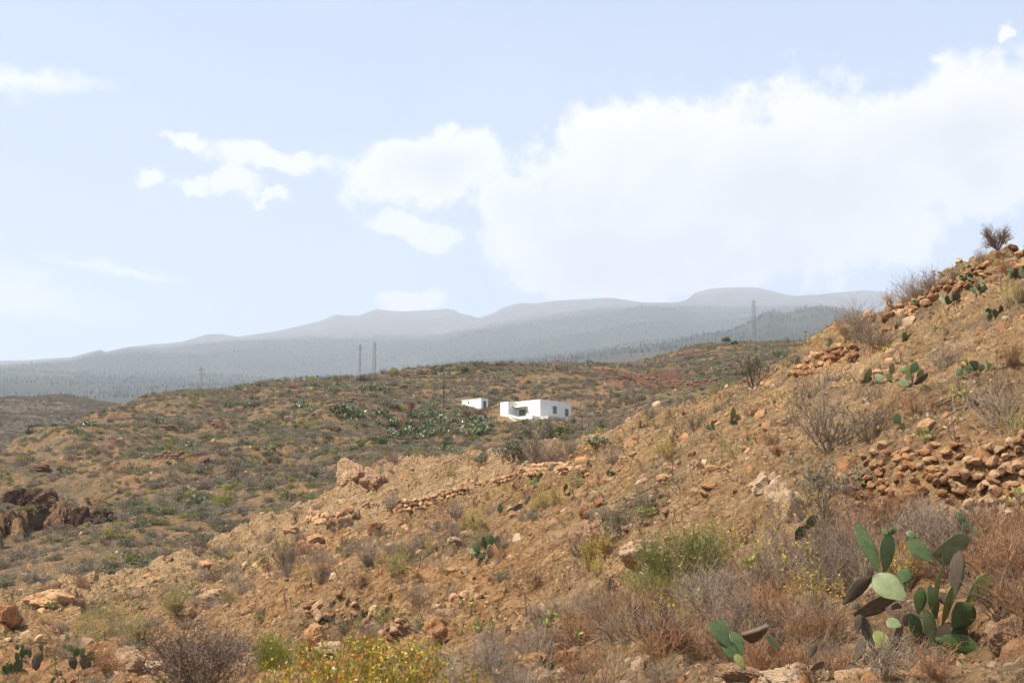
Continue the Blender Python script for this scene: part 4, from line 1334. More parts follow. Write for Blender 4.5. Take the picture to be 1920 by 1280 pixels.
stone_face('neatly stacked dry stone wall at the right edge above the biggest cactus', [(1752, 908), (1800, 882), (1850, 850), (1920, 803), (1975, 795), (1975, 978), (1880, 972), (1800, 955)], 18, 13, STONES, 11, proud=.45, jit=.32)
stone_face('collapsed orange stretch of stone wall between the pale outcrop and the neat wall', [(1588, 880), (1640, 852), (1720, 838), (1800, 838), (1850, 846), (1756, 905), (1795, 952), (1700, 968), (1600, 955)], 15, 11, STONES_R, 12, keep=.8, jit=.5, proud=.3)
stone_face('long dry stone wall climbing the ridge top under the grey leafless bush', [(1770, 540), (1800, 520), (1840, 500), (1885, 482), (1925, 464), (1975, 445), (1975, 505), (1900, 515), (1840, 535), (1790, 556)], 15, 8, STONES_R, 13, jit=.35, proud=.3, flat=.6)
stone_face('rust orange stretch of tumbled wall on the ridge left of the bare stems', [(1672, 586), (1700, 574), (1740, 552), (1768, 536), (1790, 545), (1760, 572), (1700, 596)], 14, 8, STONES_R, 14, jit=.45, proud=.3, flat=.65)
stone_face('shadowed dry stone wall with round stones behind the orange-leaved shrub', [(678, 1150), (700, 1142), (740, 1138), (770, 1150), (766, 1185), (735, 1202), (690, 1192)], 10, 7, STONES, 15, jit=.2, proud=.5, flat=.9)
stone_face('ragged left part of the stone wall behind the orange-leaved shrub', [(570, 1135), (620, 1128), (680, 1134), (678, 1165), (620, 1185), (575, 1172)], 12, 9, STONES, 25, keep=.6, jit=.5, proud=.35)

# far terrace walls: stones too small to tell apart
TS = [(('terrace wall', 'rust coloured terrace wall right of the middle of the far hillside'), [(582, 764), (620, 760), (660, 757), (678, 756)], 1.3),
      (('terrace wall', 'long thin terrace wall near the left crest of the scrubby hill'), [(440, 738), (490, 731), (540, 727), (562, 726)], 0.9),
      (('terrace wall', 'upper terrace wall below the twin pylons'), [(590, 744), (630, 741), (680, 735)], 0.9),
      (('terrace wall', 'short terrace wall under the leafless crest bush'), [(755, 708), (790, 704), (812, 702)], 1.4),
      (('terrace wall', 'pale orange bank wall left of the utility pole'), [(750, 728), (775, 726), (800, 725)], 0.8),
      (('terrace wall', 'terrace wall on the crest left of the big grey crest bush'), [(905, 690), (950, 689), (1020, 688)], 0.8),
      (('terrace wall', 'dark red terrace wall curving right of the white house'), [(1115, 700), (1160, 706), (1210, 718), (1250, 727), (1300, 727), (1345, 722)], 1.9),
      (('terrace wall', 'lower red terrace wall under the curved one'), [(1170, 722), (1210, 727), (1235, 733)], 1.0),
      (('terrace wall', 'red brown wall on the crest left of the lopsided tree'), [(1248, 674), (1280, 670), (1320, 665)], 1.6),
      (('terrace wall', 'thin wall running along the crest by the pylon'), [(1385, 650), (1430, 650), (1500, 648)], 0.9),
      (('terrace wall', 'dark terrace wall low on the scrubby hillside'), [(210, 880), (250, 872), (300, 866), (345, 862)], 1.5),
      (('terrace wall', 'shadowed terrace wall on the left hillside'), [(300, 808), (350, 806), (420, 803)], 1.1),
      (('terrace wall', 'short broken terrace wall left of the hill centre'), [(370, 876), (410, 866), (440, 864)], 0.9),
      (('terrace wall', 'tiny red bank near the lower hillside bushes'), [(265, 930), (290, 930)], 1.0)]
for (cat_, lab_), path, h_ in TS:
    P = hit([p[0] for p in path], [p[1] for p in path]); P = P[~np.isnan(P[:, 0])]
    if len(P) < 2: continue
    rng = np.random.default_rng(int(P[0][1]) + 5)
    _, L = poly_at(P, 0.0); b = B(); V, F = ICO[2]
    h_ = h_ * 0.7
    for cc in range(int(h_ / 0.35) + 1):
        s = 0
        while s < L:
            q, _ = poly_at(P, s); v = q[:2] / np.linalg.norm(q[:2])
            xy = q[:2] + v * (cc * 0.12 + rng.uniform(-.1, .1)); sz = rng.uniform(0.22, 0.45)
            zz = max(q[2] + cc * 0.35, float(gz(*xy)))
            if rng.random() < 0.80 - 0.1 * cc and float(pnoise(np.array([s / 5.0 + cc * .1 + len(path)]), np.array([.5]))[0]) > -.35: b.add(V * np.array([sz, sz * .7, sz * .6]) * rng.uniform(.8, 1.15, V.shape) + [xy[0], xy[1], zz], F)
            s += sz * 1.25
    if not b.V: continue
    o = link('terrace_wall', b.mesh('terrace_wall', M_TERRACE)); tag(o, lab_, cat_)

# ================================================================== BOULDERS
BL = [  # px, py of the foot, width px, height px, stretch, label, material
    (655, 905, 58, 46, 1.0, 'knobbly pale-topped boulder standing on the crest of the bare spur', M_BOULDER),
    (702, 912, 50, 34, 1.1, 'second spur boulder with a dark shaded face right of the knobbly one', M_BOULDER),
    (1480, 985, 66, 92, 0.9, 'tall pale split outcrop with a smooth brown face on the slope', M_BOULDER),
    (1432, 928, 48, 40, 1.0, 'dark-hollowed angular rock just left of the tall split outcrop', M_BOULDER),
    (1104, 975, 38, 34, 1.0, 'rounded orange boulder perched on the slope above the smooth slab', M_STONE_RED),
    (1125, 952, 22, 16, 1.0, 'small orange rock touching the top of the rounded slope boulder', M_STONE_RED),
    (1105, 1045, 66, 74, 0.9, 'smooth sloping tan slab below the rounded boulder', M_BOULDER),
    (1205, 1062, 90, 50, 1.2, 'low pale slab of rock left of the green feathery bush', M_BOULDER),
    (590, 1214, 46, 44, 1.0, 'reddish boulder at the left end of the shadowed round-stone wall', M_STONE_RED),
    (625, 1232, 66, 30, 1.2, 'low flat tan boulder below the shadowed round-stone wall', M_BOULDER),
    (812, 1202, 44, 40, 1.0, 'red-brown block with a dark hollow beside the wall remnant', M_STONE_RED),
    (238, 1254, 54, 40, 1.0, 'square-topped tan rock at the lower left beside the maroon bush', M_BOULDER),
    (285, 1268, 60, 24, 1.3, 'low pale rock right of the square-topped rock at lower left', M_BOULDER),
    (12, 1168, 44, 40, 1.0, 'rust coloured boulder cut by the left edge of the photo', M_STONE_RED),
    (85, 1140, 80, 32, 1.6, 'broken brown ledge of rock right of the rust edge boulder', M_STONE_RED),
    (52, 1092, 44, 18, 1.3, 'pale weathered rock on the left crest of the wash', M_BOULDER),
    (382, 1068, 36, 14, 1.3, 'single brown rock lying on the sandy wash', M_STONE_RED),
    (392, 1125, 58, 18, 1.6, 'flat dark-sided rock half buried at the foot of the wash', M_BOULDER),
    (1898, 1215, 60, 60, 1.1, 'big tan rock at the lower right edge beside the big cactus', M_BOULDER),
    (1395, 1282, 90, 34, 1.4, 'tan rock at the bottom edge under the small dark cactus', M_BOULDER),
    (1500, 1290, 110, 50, 1.4, 'large smooth rock at the bottom edge left of the dead cactus trunk', M_BOULDER),
    (1640, 1235, 50, 30, 1.2, 'tan rock between the dead trunk and the cactus foot', M_BOULDER),
    (1868, 1195, 34, 40, 1.0, 'upright tan rock right of the lying dark cactus pad', M_BOULDER),
    (1250, 900, 34, 12, 1.3, 'orange slab lying on the mid slope below the yellow bushes', M_STONE_RED),
    (1000, 1262, 66, 36, 1.1, 'heap-topping orange boulder low in the centre of the slope', M_STONE_RED),
    (1060, 1245, 40, 26, 1.1, 'small angular orange boulder right of the heap in the lower centre', M_STONE_RED),
    (850, 1040 - 20, 26, 12, 1.2, 'tan stone left of the prickly pear at the foot of the slope', M_BOULDER),
    (590, 1022, 40, 18, 1.3, 'brown stone on the spur below the squared dark stones', M_STONE),
    (545, 1000, 34, 16, 1.2, 'dark stone at the edge of the ledge above the wash', M_STONE),
    (700, 1000, 30, 20, 1.0, 'rusty rock among the grey bushes below the squared stones', M_STONE_RED),
    (1650, 735 - 30, 30, 14, 1.2, 'pale orange rock under the half-slope prickly pears', M_STONE_RED),
    (1668, 600, 30, 16, 1.2, 'dark-edged rock by the ridge stones', M_STONE_RED),
]
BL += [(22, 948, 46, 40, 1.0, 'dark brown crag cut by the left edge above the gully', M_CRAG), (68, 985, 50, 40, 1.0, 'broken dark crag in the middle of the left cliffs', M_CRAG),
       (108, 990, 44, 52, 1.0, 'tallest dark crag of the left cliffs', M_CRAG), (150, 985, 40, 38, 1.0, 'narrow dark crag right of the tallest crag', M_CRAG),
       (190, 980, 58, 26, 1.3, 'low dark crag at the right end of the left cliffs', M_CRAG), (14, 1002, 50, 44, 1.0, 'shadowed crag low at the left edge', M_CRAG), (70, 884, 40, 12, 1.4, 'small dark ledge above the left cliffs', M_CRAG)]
for i, (px, py, wpx, hpx, st, lab, mm) in enumerate(BL):
    P = hit1(px, py)
    if np.isnan(P[0]): continue
    r = math.hypot(P[0], P[1]); k = r / F_PX
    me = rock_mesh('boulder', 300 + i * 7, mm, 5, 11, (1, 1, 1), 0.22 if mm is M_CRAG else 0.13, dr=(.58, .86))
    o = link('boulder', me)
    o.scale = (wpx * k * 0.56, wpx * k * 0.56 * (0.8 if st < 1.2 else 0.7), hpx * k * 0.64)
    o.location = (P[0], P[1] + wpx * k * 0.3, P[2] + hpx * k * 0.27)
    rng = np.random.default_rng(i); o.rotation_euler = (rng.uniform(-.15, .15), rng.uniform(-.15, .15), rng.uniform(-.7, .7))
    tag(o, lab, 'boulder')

# ================================================================== PRICKLY PEARS
def pad_mesh(name, m, seed=0, thick=0.085, ns=18, nt=10):
    rng = np.random.default_rng(seed)
    V = []; F = []
    for j in range(nt + 1):
        t = j / nt
        wd = 0.5 * (math.sin(math.pi * t ** 1.28) ** 0.58 if 0 < t < 1 else 0.0)
        if j == 0: wd = 0.07
        if j == nt: wd = 0.02
        for i in range(ns):
            a = 2 * math.pi * i / ns
            rim = 1 + (0.03 * rng.normal() if 0 < j < nt else 0)
            V.append((math.cos(a) * wd * 0.62 * 1.25 * rim, math.sin(a) * thick * (wd / 0.5) ** 0.5 + 0.09 * math.sin(t * 3 + seed) + .03 * math.cos(a * 2 + seed), t))
    for j in range(nt):
        for i in range(ns):
            F.append((j * ns + i, j * ns + (i + 1) % ns, (j + 1) * ns + (i + 1) % ns, (j + 1) * ns + i))
    V = np.array(V)
    b = B(); b.add(V, F)
    b.V.append(np.array([[0, 0, 0.0]])); b.V.append(np.array([[0, 0.005, 1.005]]))
    n_ = b.n; b.n += 2
    cap = [(i, (i + 1) % ns, n_, n_) for i in range(ns)]
    tri = np.array([(n_ + 1, nt * ns + i, nt * ns + (i + 1) % ns) for i in range(ns)] + [(n_, (i + 1) % ns, i) for i in range(ns)])
    b.F.append(tri); b.M.append(np.zeros(len(tri), int))
    return b.mesh(name, m, smooth=True)


PADS = {k: [pad_mesh('pad', m_, s) for s in range(3)] for k, m_ in (('green', PAD_GREEN), ('pale', PAD_PALE), ('olive', PAD_OLIVE), ('wood', PAD_WOOD))}


def frame_mat(base, tip, facing, w, th):
    Z = Vector(tip) - Vector(base); L = Z.length; Z.normalize()
    Nn = Vector(facing); Nn = (Nn - Nn.dot(Z) * Z)
    if Nn.length < 1e-4: Nn = Z.orthogonal()
    Nn.normalize(); X = Nn.cross(Z)
    M = Matrix((X, Nn, Z)).transposed().to_4x4()
    M.translation = Vector(base)
    # local mesh: X half width ~0.44, Y half thickness .085, Z length 1
    th = max(.11 * w, .016) if th <= 0 else max(th, .24 * w)
    return M @ Matrix.Diagonal((w / 0.80, th / 0.17, L, 1))


def hero_cactus(label, foot_px, r0, pads):
    """pads: (bx,by,tx,ty,width px,kind,twist deg,dr base,dr tip)"""
    P0 = hit1(*foot_px)
    if r0: P0 = at_px(foot_px[0], foot_px[1], r0)
    t = thing('prickly_pear', label, 'cactus', tuple(P0))
    r = math.hypot(P0[0], P0[1])
    for i, (bx, by, tx, ty, wp, kind, tw, db, dt) in enumerate(pads):
        p = Vector(at_px(bx, by, r + db)); q = Vector(at_px(tx, ty, r + dt))
        view = -(p - Vector(EYE)); Z = (q - p).normalized()
        n0 = (view - view.dot(Z) * Z).normalized()
        n1 = Matrix.Rotation(math.radians(tw), 3, Z) @ n0
        o = link('pad' if kind != 'wood' else 'woody_pad', PADS[kind][i % 3], t)
        w_ = wp * r / F_PX
        vis_w = max(abs(math.cos(math.radians(tw))), 0.30)
        M = frame_mat(p - Vector(P0), q - Vector(P0), n1, w_ / vis_w if abs(tw) < 60 else 0.22 * (r / 10.0) ** .5, 0.0 if kind != 'wood' else .01)
        o.matrix_local = M
    return t


hero_cactus('largest prickly pear in front, tangled in dead twigs at the lower right', (1745, 1215), 10.4, [
    (1650, 1072, 1604, 980, 27, 'green', 18, 0, 0.05), (1657, 1073, 1668, 996, 27, 'green', 35, 0, 0.0), (1664, 1004, 1656, 989, 12, 'green', 10, 0, 0), (1672, 1002, 1676, 987, 12, 'green', 20, 0, 0),
    (1700, 1124, 1636, 1078, 46, 'pale', 14, -0.1, -0.05), (1690, 1094, 1703, 1066, 30, 'green', 10, 0.12, 0.15),
    (1748, 1052, 1701, 1012, 30, 'green', 20, 0.1, 0.1), (1716, 1010, 1700, 994, 15, 'green', 20, 0.12, 0.12),
    (1748, 1038, 1822, 1012, 36, 'pale', 42, 0.2, 0.35), (1765, 1060, 1795, 1010, 34, 'pale', 40, 0.25, 0.3),
    (1786, 1122, 1800, 1028, 27, 'wood', 20, 0.2, 0.2), (1744, 1142, 1770, 1062, 26, 'olive', 83, -0.1, -0.1),
    (1755, 1160, 1742, 1096, 22, 'green', 40, .12, .12), (1720, 1150, 1728, 1100, 24, 'green', 30, .1, .12), (1790, 1215, 1806, 1168, 30, 'green', 35, .12, .1), (1722, 1200, 1708, 1150, 24, 'green', 45, .0, .0), (1762, 1170, 1786, 1100, 26, 'olive', 78, -0.1, -0.15), (1785, 1176, 1826, 1132, 44, 'green', 25, 0.05, 0.08), (1812, 1130, 1856, 1074, 30, 'olive', 22, 0.1, 0.15),
    (1748, 1208, 1737, 1142, 24, 'pale', 40, -0.05, -0.1), (1754, 1196, 1836, 1216, 34, 'green', 18, -0.1, -0.12),
    (1745, 1226, 1760, 1212, 20, 'olive', 30, -0.15, -0.2), (1754, 1274, 1772, 1216, 20, 'pale', 55, -0.3, -0.25), (1809, 1272, 1797, 1232, 24, 'olive', 35, -0.3, -0.3),
    (1682, 1290, 1712, 1272, 28, 'pale', 20, -0.4, -0.35), (1770, 1300, 1762, 1262, 18, 'pale', 30, -0.45, -0.4),
    (1580, 1130, 1634, 1080, 26, 'wood', 30, 0.05, 0.0), (1634, 1092, 1626, 1062, 14, 'wood', 30, 0.05, 0.05), (1600, 1150, 1680, 1120, 28, 'wood', 40, 0.1, 0.05),
    (1690, 1140, 1640, 1120, 26, 'wood', 30, 0.05, 0.1), (1612, 1142, 1596, 1128, 16, 'wood', 10, 0, 0), (1750, 1110, 1790, 1130, 22, 'wood', 20, 0.2, 0.15), (1710, 1150, 1695, 1172, 20, 'wood', 20, 0, 0),
    (1668, 1222, 1640, 1182, 26, 'olive', 30, -0.2, -0.15), (1605, 1185, 1612, 1150, 16, 'wood', 30, 0, 0), (1690, 1175, 1662, 1160, 20, 'pale', 50, -0.1, -0.1),
    (1660, 1250, 1690, 1165, 18, 'wood', 30, -0.05, 0), (1735, 1255, 1752, 1190, 20, 'wood', 20, .05, .05), (1800, 1240, 1790, 1165, 20, 'wood', 20, .1, .1), (1640, 1225, 1612, 1150, 20, 'wood', 20, .05, .05), (1700, 1210, 1760, 1180, 18, 'wood', 20, .08, .1), (1604, 1240, 1622, 1190, 18, 'wood', 30, -0.2, -0.1), (1812, 1252, 1832, 1228, 12, 'wood', 20, -0.2, -0.2), (1740, 1210, 1790, 1170, 36, 'wood', 20, 0.1, 0.1)])
hero_cactus('group of small dark green pads among dry twigs above the largest prickly pear', (1830, 1010), 12.6, [
    (1806, 985, 1798, 960, 15, 'green', 20, 0, 0), (1812, 1000, 1808, 975, 12, 'green', 40, 0, 0), (1832, 1008, 1830, 984, 14, 'green', 25, 0, 0), (1842, 1000, 1858, 985, 10, 'pale', 50, 0, 0.1)])
hero_cactus('lone curved green stem of pads beside the pale split outcrop', (1492, 1012), 14.5, [
    (1492, 1012, 1503, 985, 18, 'green', 66, 0, 0), (1503, 987, 1534, 968, 16, 'pale', 68, 0, 0), (1512, 982, 1513, 970, 9, 'pale', 30, 0, 0)])
hero_cactus('low dark prickly pear with wrinkled pads above the bottom edge rocks', (1388, 1252), 9.4, [
    (1370, 1215, 1330, 1162, 28, 'green', 25, 0, 0), (1392, 1250, 1352, 1196, 24, 'green', 35, 0, 0), (1372, 1198, 1348, 1158, 16, 'green', 30, 0.1, 0.1), (1395, 1228, 1370, 1182, 22, 'green', 20, 0.05, 0.1),
    (1396, 1255, 1378, 1224, 16, 'olive', 30, -.05, -.05), (1462, 1218, 1440, 1190, 12, 'olive', 40, 0.1, 0.1), (1392, 1190, 1440, 1174, 14, 'wood', 72, 0, 0.1)])
hero_cactus('grey dead cactus trunk leaning over the bottom edge rocks', (1612, 1290), 8.7, [
    (1640, 1300, 1590, 1242, 26, 'wood', 20, 0, 0), (1598, 1244, 1622, 1196, 20, 'wood', 20, 0, 0.1), (1516, 1232, 1530, 1206, 16, 'wood', 20, 0, 0), (1520, 1255, 1545, 1240, 14, 'wood', 20, 0, 0)])
hero_cactus('single stub of cactus pad at the foot of the rocky slope', (1142, 1110), None, [(1142, 1112, 1146, 1080, 13, 'wood', 30, 0, 0)])
hero_cactus('solitary dark green pad standing upright in the scrub above the neat wall', (1681, 800), None, [(1681, 803, 1682, 774, 16, 'green', 15, 0, 0), (1680, 812, 1681, 798, 8, 'wood', 20, 0, 0)])
hero_cactus('right hand cactus of the half-slope prickly pears with big olive pads', (1710, 722), None, [
    (1706, 708, 1702, 682, 16, 'olive', 15, 0, 0), (1708, 700, 1720, 680, 16, 'green', 15, 0, 0), (1705, 724, 1686, 712, 17, 'pale', 20, -.1, -.1), (1704, 725, 1699, 706, 12, 'green', 40, 0, 0), (1695, 700, 1690, 690, 12, 'pale', 35, .1, .1),
    (1708, 722, 1704, 700, 11, 'wood', 20, 0, 0), (1712, 722, 1740, 700, 12, 'wood', 20, .2, .2), (1720, 715, 1730, 692, 14, 'olive', 30, .2, .2)])
hero_cactus('left hand cactus of the half-slope prickly pears with pale lit pads', (1650, 722), None, [
    (1618, 715, 1632, 690, 12, 'pale', 66, 0, 0), (1612, 718, 1636, 708, 11, 'green', 35, 0, 0), (1660, 708, 1637, 706, 14, 'pale', 30, 0, 0), (1661, 708, 1674, 705, 15, 'pale', 10, -.05, -.1), (1666, 702, 1676, 682, 12, 'pale', 68, 0, 0), (1664, 722, 1672, 712, 11, 'green', 20, 0, 0)])
hero_cactus('spread-out prickly pear right of the half-slope pair by a dark trunk', (1840, 708), None, [
    (1806, 702, 1794, 694, 16, 'green', 15, 0, 0), (1818, 700, 1812, 684, 12, 'green', 30, 0, 0), (1826, 694, 1830, 676, 10, 'green', 60, 0, 0), (1838, 698, 1842, 682, 11, 'green', 15, 0, 0), (1856, 698, 1857, 680, 12, 'green', 30, 0, 0),
    (1824, 698, 1852, 710, 12, 'wood', 10, 0, 0), (1856, 698, 1872, 690, 10, 'pale', 50, 0, 0)])
hero_cactus('prickly pear with a white-lit pad under the ridge shrubs', (1700, 640), None, [
    (1694, 634, 1685, 622, 12, 'olive', 15, 0, 0), (1692, 636, 1700, 624, 10, 'pale', 60, 0, 0), (1700, 636, 1712, 626, 10, 'green', 20, 0, 0), (1690, 638, 1708, 640, 9, 'wood', 20, 0, 0), (1678, 618, 1683, 608, 8, 'green', 30, 0, 0)])
hero_cactus('small prickly pear with a pale pad at the left end of the upper slope', (1560, 652), None, [
    (1556, 650, 1550, 640, 12, 'pale', 20, 0, 0), (1560, 650, 1556, 634, 8, 'green', 40, 0, 0), (1564, 652, 1564, 641, 12, 'pale', 15, 0, 0), (1562, 656, 1570, 650, 8, 'green', 30, 0, 0)])
hero_cactus('prickly pear with a tall pale finger-like pad left of the slope', (1376, 800), None, [
    (1370, 790, 1375, 762, 9, 'pale', 68, 0, 0), (1366, 796, 1384, 792, 12, 'green', 20, 0, 0), (1384, 800, 1364, 788, 12, 'green', 30, 0, 0), (1380, 786, 1384, 776, 10, 'olive', 30, 0, 0)])
hero_cactus('two small green pads left of the tall finger-like pad', (1334, 806), None, [
    (1330, 806, 1325, 796, 9, 'green', 20, 0, 0), (1336, 808, 1334, 796, 11, 'green', 20, 0, 0), (1335, 800, 1338, 788, 8, 'pale', 50, 0, 0)])
hero_cactus('round leafy prickly pear at the foot of the slope with pads fanned left', (918, 1050), None, [
    (900, 1034, 886, 1018, 14, 'green', 20, 0, 0), (896, 1036, 880, 1030, 13, 'pale', 40, 0, 0), (906, 1044, 890, 1036, 14, 'green', 25, 0, 0), (910, 1030, 906, 1004, 13, 'green', 40, 0, 0), (916, 1020, 914, 1002, 13, 'green', 15, 0, 0),
    (922, 1022, 920, 1002, 14, 'green', 20, .1, .1), (930, 1022, 932, 1004, 13, 'pale', 45, 0, 0), (934, 1030, 934, 1014, 10, 'pale', 55, -.1, -.1), (938, 1030, 955, 1018, 13, 'wood', 20, 0, 0), (940, 1036, 966, 1034, 10, 'olive', 50, 0, 0),
    (918, 1050, 920, 1022, 15, 'wood', 20, 0, 0), (936, 1044, 946, 1028, 14, 'olive', 20, -.1, -.1), (910, 1048, 900, 1036, 10, 'green', 30, -.1, -.1)])
hero_cactus('long-padded prickly pear in the yellow-flowered scrub above the leafy one', (948, 968), None, [
    (940, 966, 936, 944, 10, 'green', 20, 0, 0), (942, 966, 950, 960, 10, 'pale', 30, 0, 0), (946, 970, 962, 952, 9, 'pale', 55, 0, 0), (950, 972, 968, 962, 10, 'green', 50, 0, 0), (956, 960, 980, 944, 10, 'wood', 20, 0, 0), (984, 946, 994, 928, 9, 'wood', 20, 0, 0)])
hero_cactus('pair of upright curved green pads on the slope right of the curved wall', (1072, 925), None, [
    (1058, 922, 1062, 906, 8, 'green', 50, 0, 0), (1080, 930, 1086, 910, 8, 'green', 50, 0, 0), (1076, 928, 1092, 926, 9, 'wood', 20, 0, 0), (1060, 926, 1074, 924, 8, 'green', 40, 0, 0)])
hero_cactus('dark prickly pear with a thin pale pad below the curved wall', (1078, 902), None, [
    (1062, 904, 1078, 896, 10, 'wood', 10, 0, 0), (1076, 900, 1090, 888, 9, 'green', 40, 0, 0), (1082, 898, 1096, 893, 7, 'pale', 60, 0, 0), (1012, 902, 998, 898, 12, 'green', 20, 0, 0), (1006, 898, 1018, 886, 8, 'pale', 50, 0, 0)])
hero_cactus('arching green pads standing alone on the slope above the rounded boulder', (1140, 895), None, [
    (1138, 892, 1141, 880, 7, 'pale', 50, 0, 0), (1144, 884, 1156, 892, 8, 'green', 40, 0, 0), (1150, 882, 1146, 886, 7, 'green', 30, 0, 0), (1132, 900, 1140, 894, 8, 'green', 30, 0, 0)])
hero_cactus('prickly pear clump with rows of narrow pads at the left of the lower left pair', (42, 1262), None,
    [(x, 1262, x + dx, 1240 + dy, 8, 'green', tw, 0, 0) for x, dx, dy, tw in ((8, -2, 6, 40), (14, 0, 2, 20), (20, 1, 2, 50), (26, 2, 0, 30), (32, 0, -4, 20), (38, 2, -6, 45))] +
    [(34, 1242, 30, 1222, 9, 'green', 30, 0, 0), (40, 1236, 42, 1214, 9, 'green', 20, .1, .1), (42, 1228, 54, 1218, 8, 'green', 40, 0, 0), (34, 1218, 30, 1208, 8, 'green', 30, 0, 0), (42, 1216, 41, 1206, 7, 'green', 20, 0, 0),
     (60, 1250, 80, 1222, 18, 'wood', 20, 0, 0), (56, 1234, 54, 1216, 8, 'green', 40, 0, 0), (78, 1222, 76, 1206, 8, 'green', 30, 0, 0), (66, 1256, 70, 1236, 16, 'wood', 20, 0, 0), (18, 1266, 2, 1258, 14, 'green', 30, 0, 0)])
hero_cactus('prickly pear with black lower pads at the right of the lower left pair', (148, 1262), None, [
    (140, 1255, 132, 1230, 16, 'wood', 20, 0, 0), (156, 1256, 158, 1226, 16, 'wood', 20, 0, 0), (164, 1252, 168, 1236, 12, 'wood', 40, 0, 0), (140, 1232, 146, 1214, 12, 'green', 20, 0, 0), (150, 1230, 158, 1214, 10, 'pale', 50, 0, 0),
    (160, 1232, 178, 1222, 11, 'pale', 40, 0, 0), (160, 1234, 180, 1232, 9, 'pale', 50, -.1, -.1), (136, 1222, 128, 1208, 10, 'green', 30, 0, 0), (124, 1216, 118, 1206, 8, 'green', 30, 0, 0), (178, 1244, 180, 1234, 10, 'olive', 30, 0, 0), (130, 1196, 122, 1190, 8, 'green', 30, .5, .5)])
hero_cactus('single upright pad at the bottom left corner', (100, 1290), None, [(100, 1292, 101, 1268, 13, 'green', 20, 0, 0), (94, 1292, 88, 1280, 10, 'green', 30, 0, 0)])
for (cx, cy, sc_, lab) in ((1862, 592, 1.0, 'dark-stemmed prickly pear at the right under the ridge wall'), (1784, 566, 1.0, 'shaded prickly pear where the two ridge walls meet'),
                           (1838, 545, 0.9, 'grey-green prickly pear close under the ridge wall'), (1905, 520, 0.9, 'prickly pear by the right edge under the ridge wall'),
                           (1720, 575, 0.7, 'small prickly pear against the rust orange wall'), (1812, 528, 0.8, 'upright-padded prickly pear near the top of the slope')):
    rng = np.random.default_rng(int(cx)); pl = []
    for k in range(11):
        bx = cx + rng.uniform(-16, 16) * sc_; by = cy + rng.uniform(-6, 8) * sc_; an = rng.uniform(-0.9, 0.9); L = rng.uniform(11, 18) * sc_
        pl.append((bx, by, bx + math.sin(an) * L, by - math.cos(an) * L, rng.uniform(7, 11) * sc_, ('green', 'pale', 'green', 'wood')[k % 4], rng.uniform(0, 60), rng.uniform(-.2, .2), rng.uniform(-.2, .2)))
    hero_cactus(lab, (cx, cy + 6), None, pl)

# joined prickly pear clumps for the far hill (pads too small to show one by one)
def cactus_clump(seed, n, spread, mats):
    rng = np.random.default_rng(seed); b = B()
    base = pad_mesh('tmp', PAD_FAR, seed, 0.10, 6, 4)
    V = np.array([v.co[:] for v in base.vertices]); F4 = np.array([tuple(p.vertices) for p in base.polygons if len(p.vertices) == 4]); F3 = np.array([tuple(p.vertices) for p in base.polygons if len(p.vertices) == 3])
    bpy.data.meshes.remove(base)
    for k in range(n):
        th = rng.uniform(0, 6.28); rr = spread * math.sqrt(rng.random()); h = rng.uniform(0, 0.9) * (1 - rr / spread * 0.6)
        d = Vector((rng.normal() * .5, rng.normal() * .5, 1)).normalized(); p = Vector((rr * math.cos(th), rr * math.sin(th), h * 1.1))
        M = frame_mat(p, p + d * rng.uniform(.28, .5), Vector(rng.normal(size=3)), rng.uniform(.18, .3), .05)
        W = np.array([(M @ Vector(v))[:] for v in V])
        n0 = b.n; b.add(W, F4, 0 if rng.random() < .85 else 1); b.F.append(F3 + n0); b.M.append(np.zeros(len(F3), int))
    return b.mesh('prickly_pear_clump', mats)


# ================================================================== SHRUB PROTOTYPES
def p_twig(seed, mat_, n0=16, L0=0.45, spread=0.9, r0=0.006, lv=((6, .55, .6, .45), (3.2, .6, .6, .5)), curl=.2, up=.08, extra=None):
    rng = np.random.default_rng(seed)
    b, ND, tips = bush(rng, n0, L0, spread, r0, lv, curl, up)
    mats = [mat_]
    if extra:
        m2, n_, L, W, droop = extra
        P, D, _ = ND
        k = rng.integers(0, len(P), n_)
        b.leaves(rng, P[k], L, W, mi=1, D=D[k] + rng.normal(size=(n_, 3)) * 0.7)
        mats.append(m2)
    return b, mats


def rosette(seed, stems, h, mats):
    rng = np.random.default_rng(seed); b = B()
    th = rng.uniform(0, 6.28, stems)
    P = np.stack([np.cos(th) * .05, np.sin(th) * .05, np.full(stems, -0.05)], 1) * (0 if stems == 1 else 1); P[:, 2] = -.05
    D = np.stack([np.cos(th) * .3, np.sin(th) * .3, np.ones(stems)], 1)
    S, ND, (tp, td) = grow(rng, P, D, h * rng.uniform(.6, 1.1, stems), np.full(stems, .0105), 5, .14, .03)
    S[3][-stems:] = 0.009; S[2] = np.maximum(S[2], 0.008)
    b.prisms(*S, mi=0, sides=4)
    for q, d in zip(tp, td):
        n_ = 13; a = rng.uniform(0, 6.28) + np.arange(n_) * 2.4; el_ = np.linspace(0.15, 1.2, n_)
        DD = np.stack([np.cos(a) * np.cos(el_), np.sin(a) * np.cos(el_), np.sin(el_)], 1)
        b.leaves(rng, np.repeat(q[None], n_, 0), .080, .019, 1, D=DD)
    return b, mats


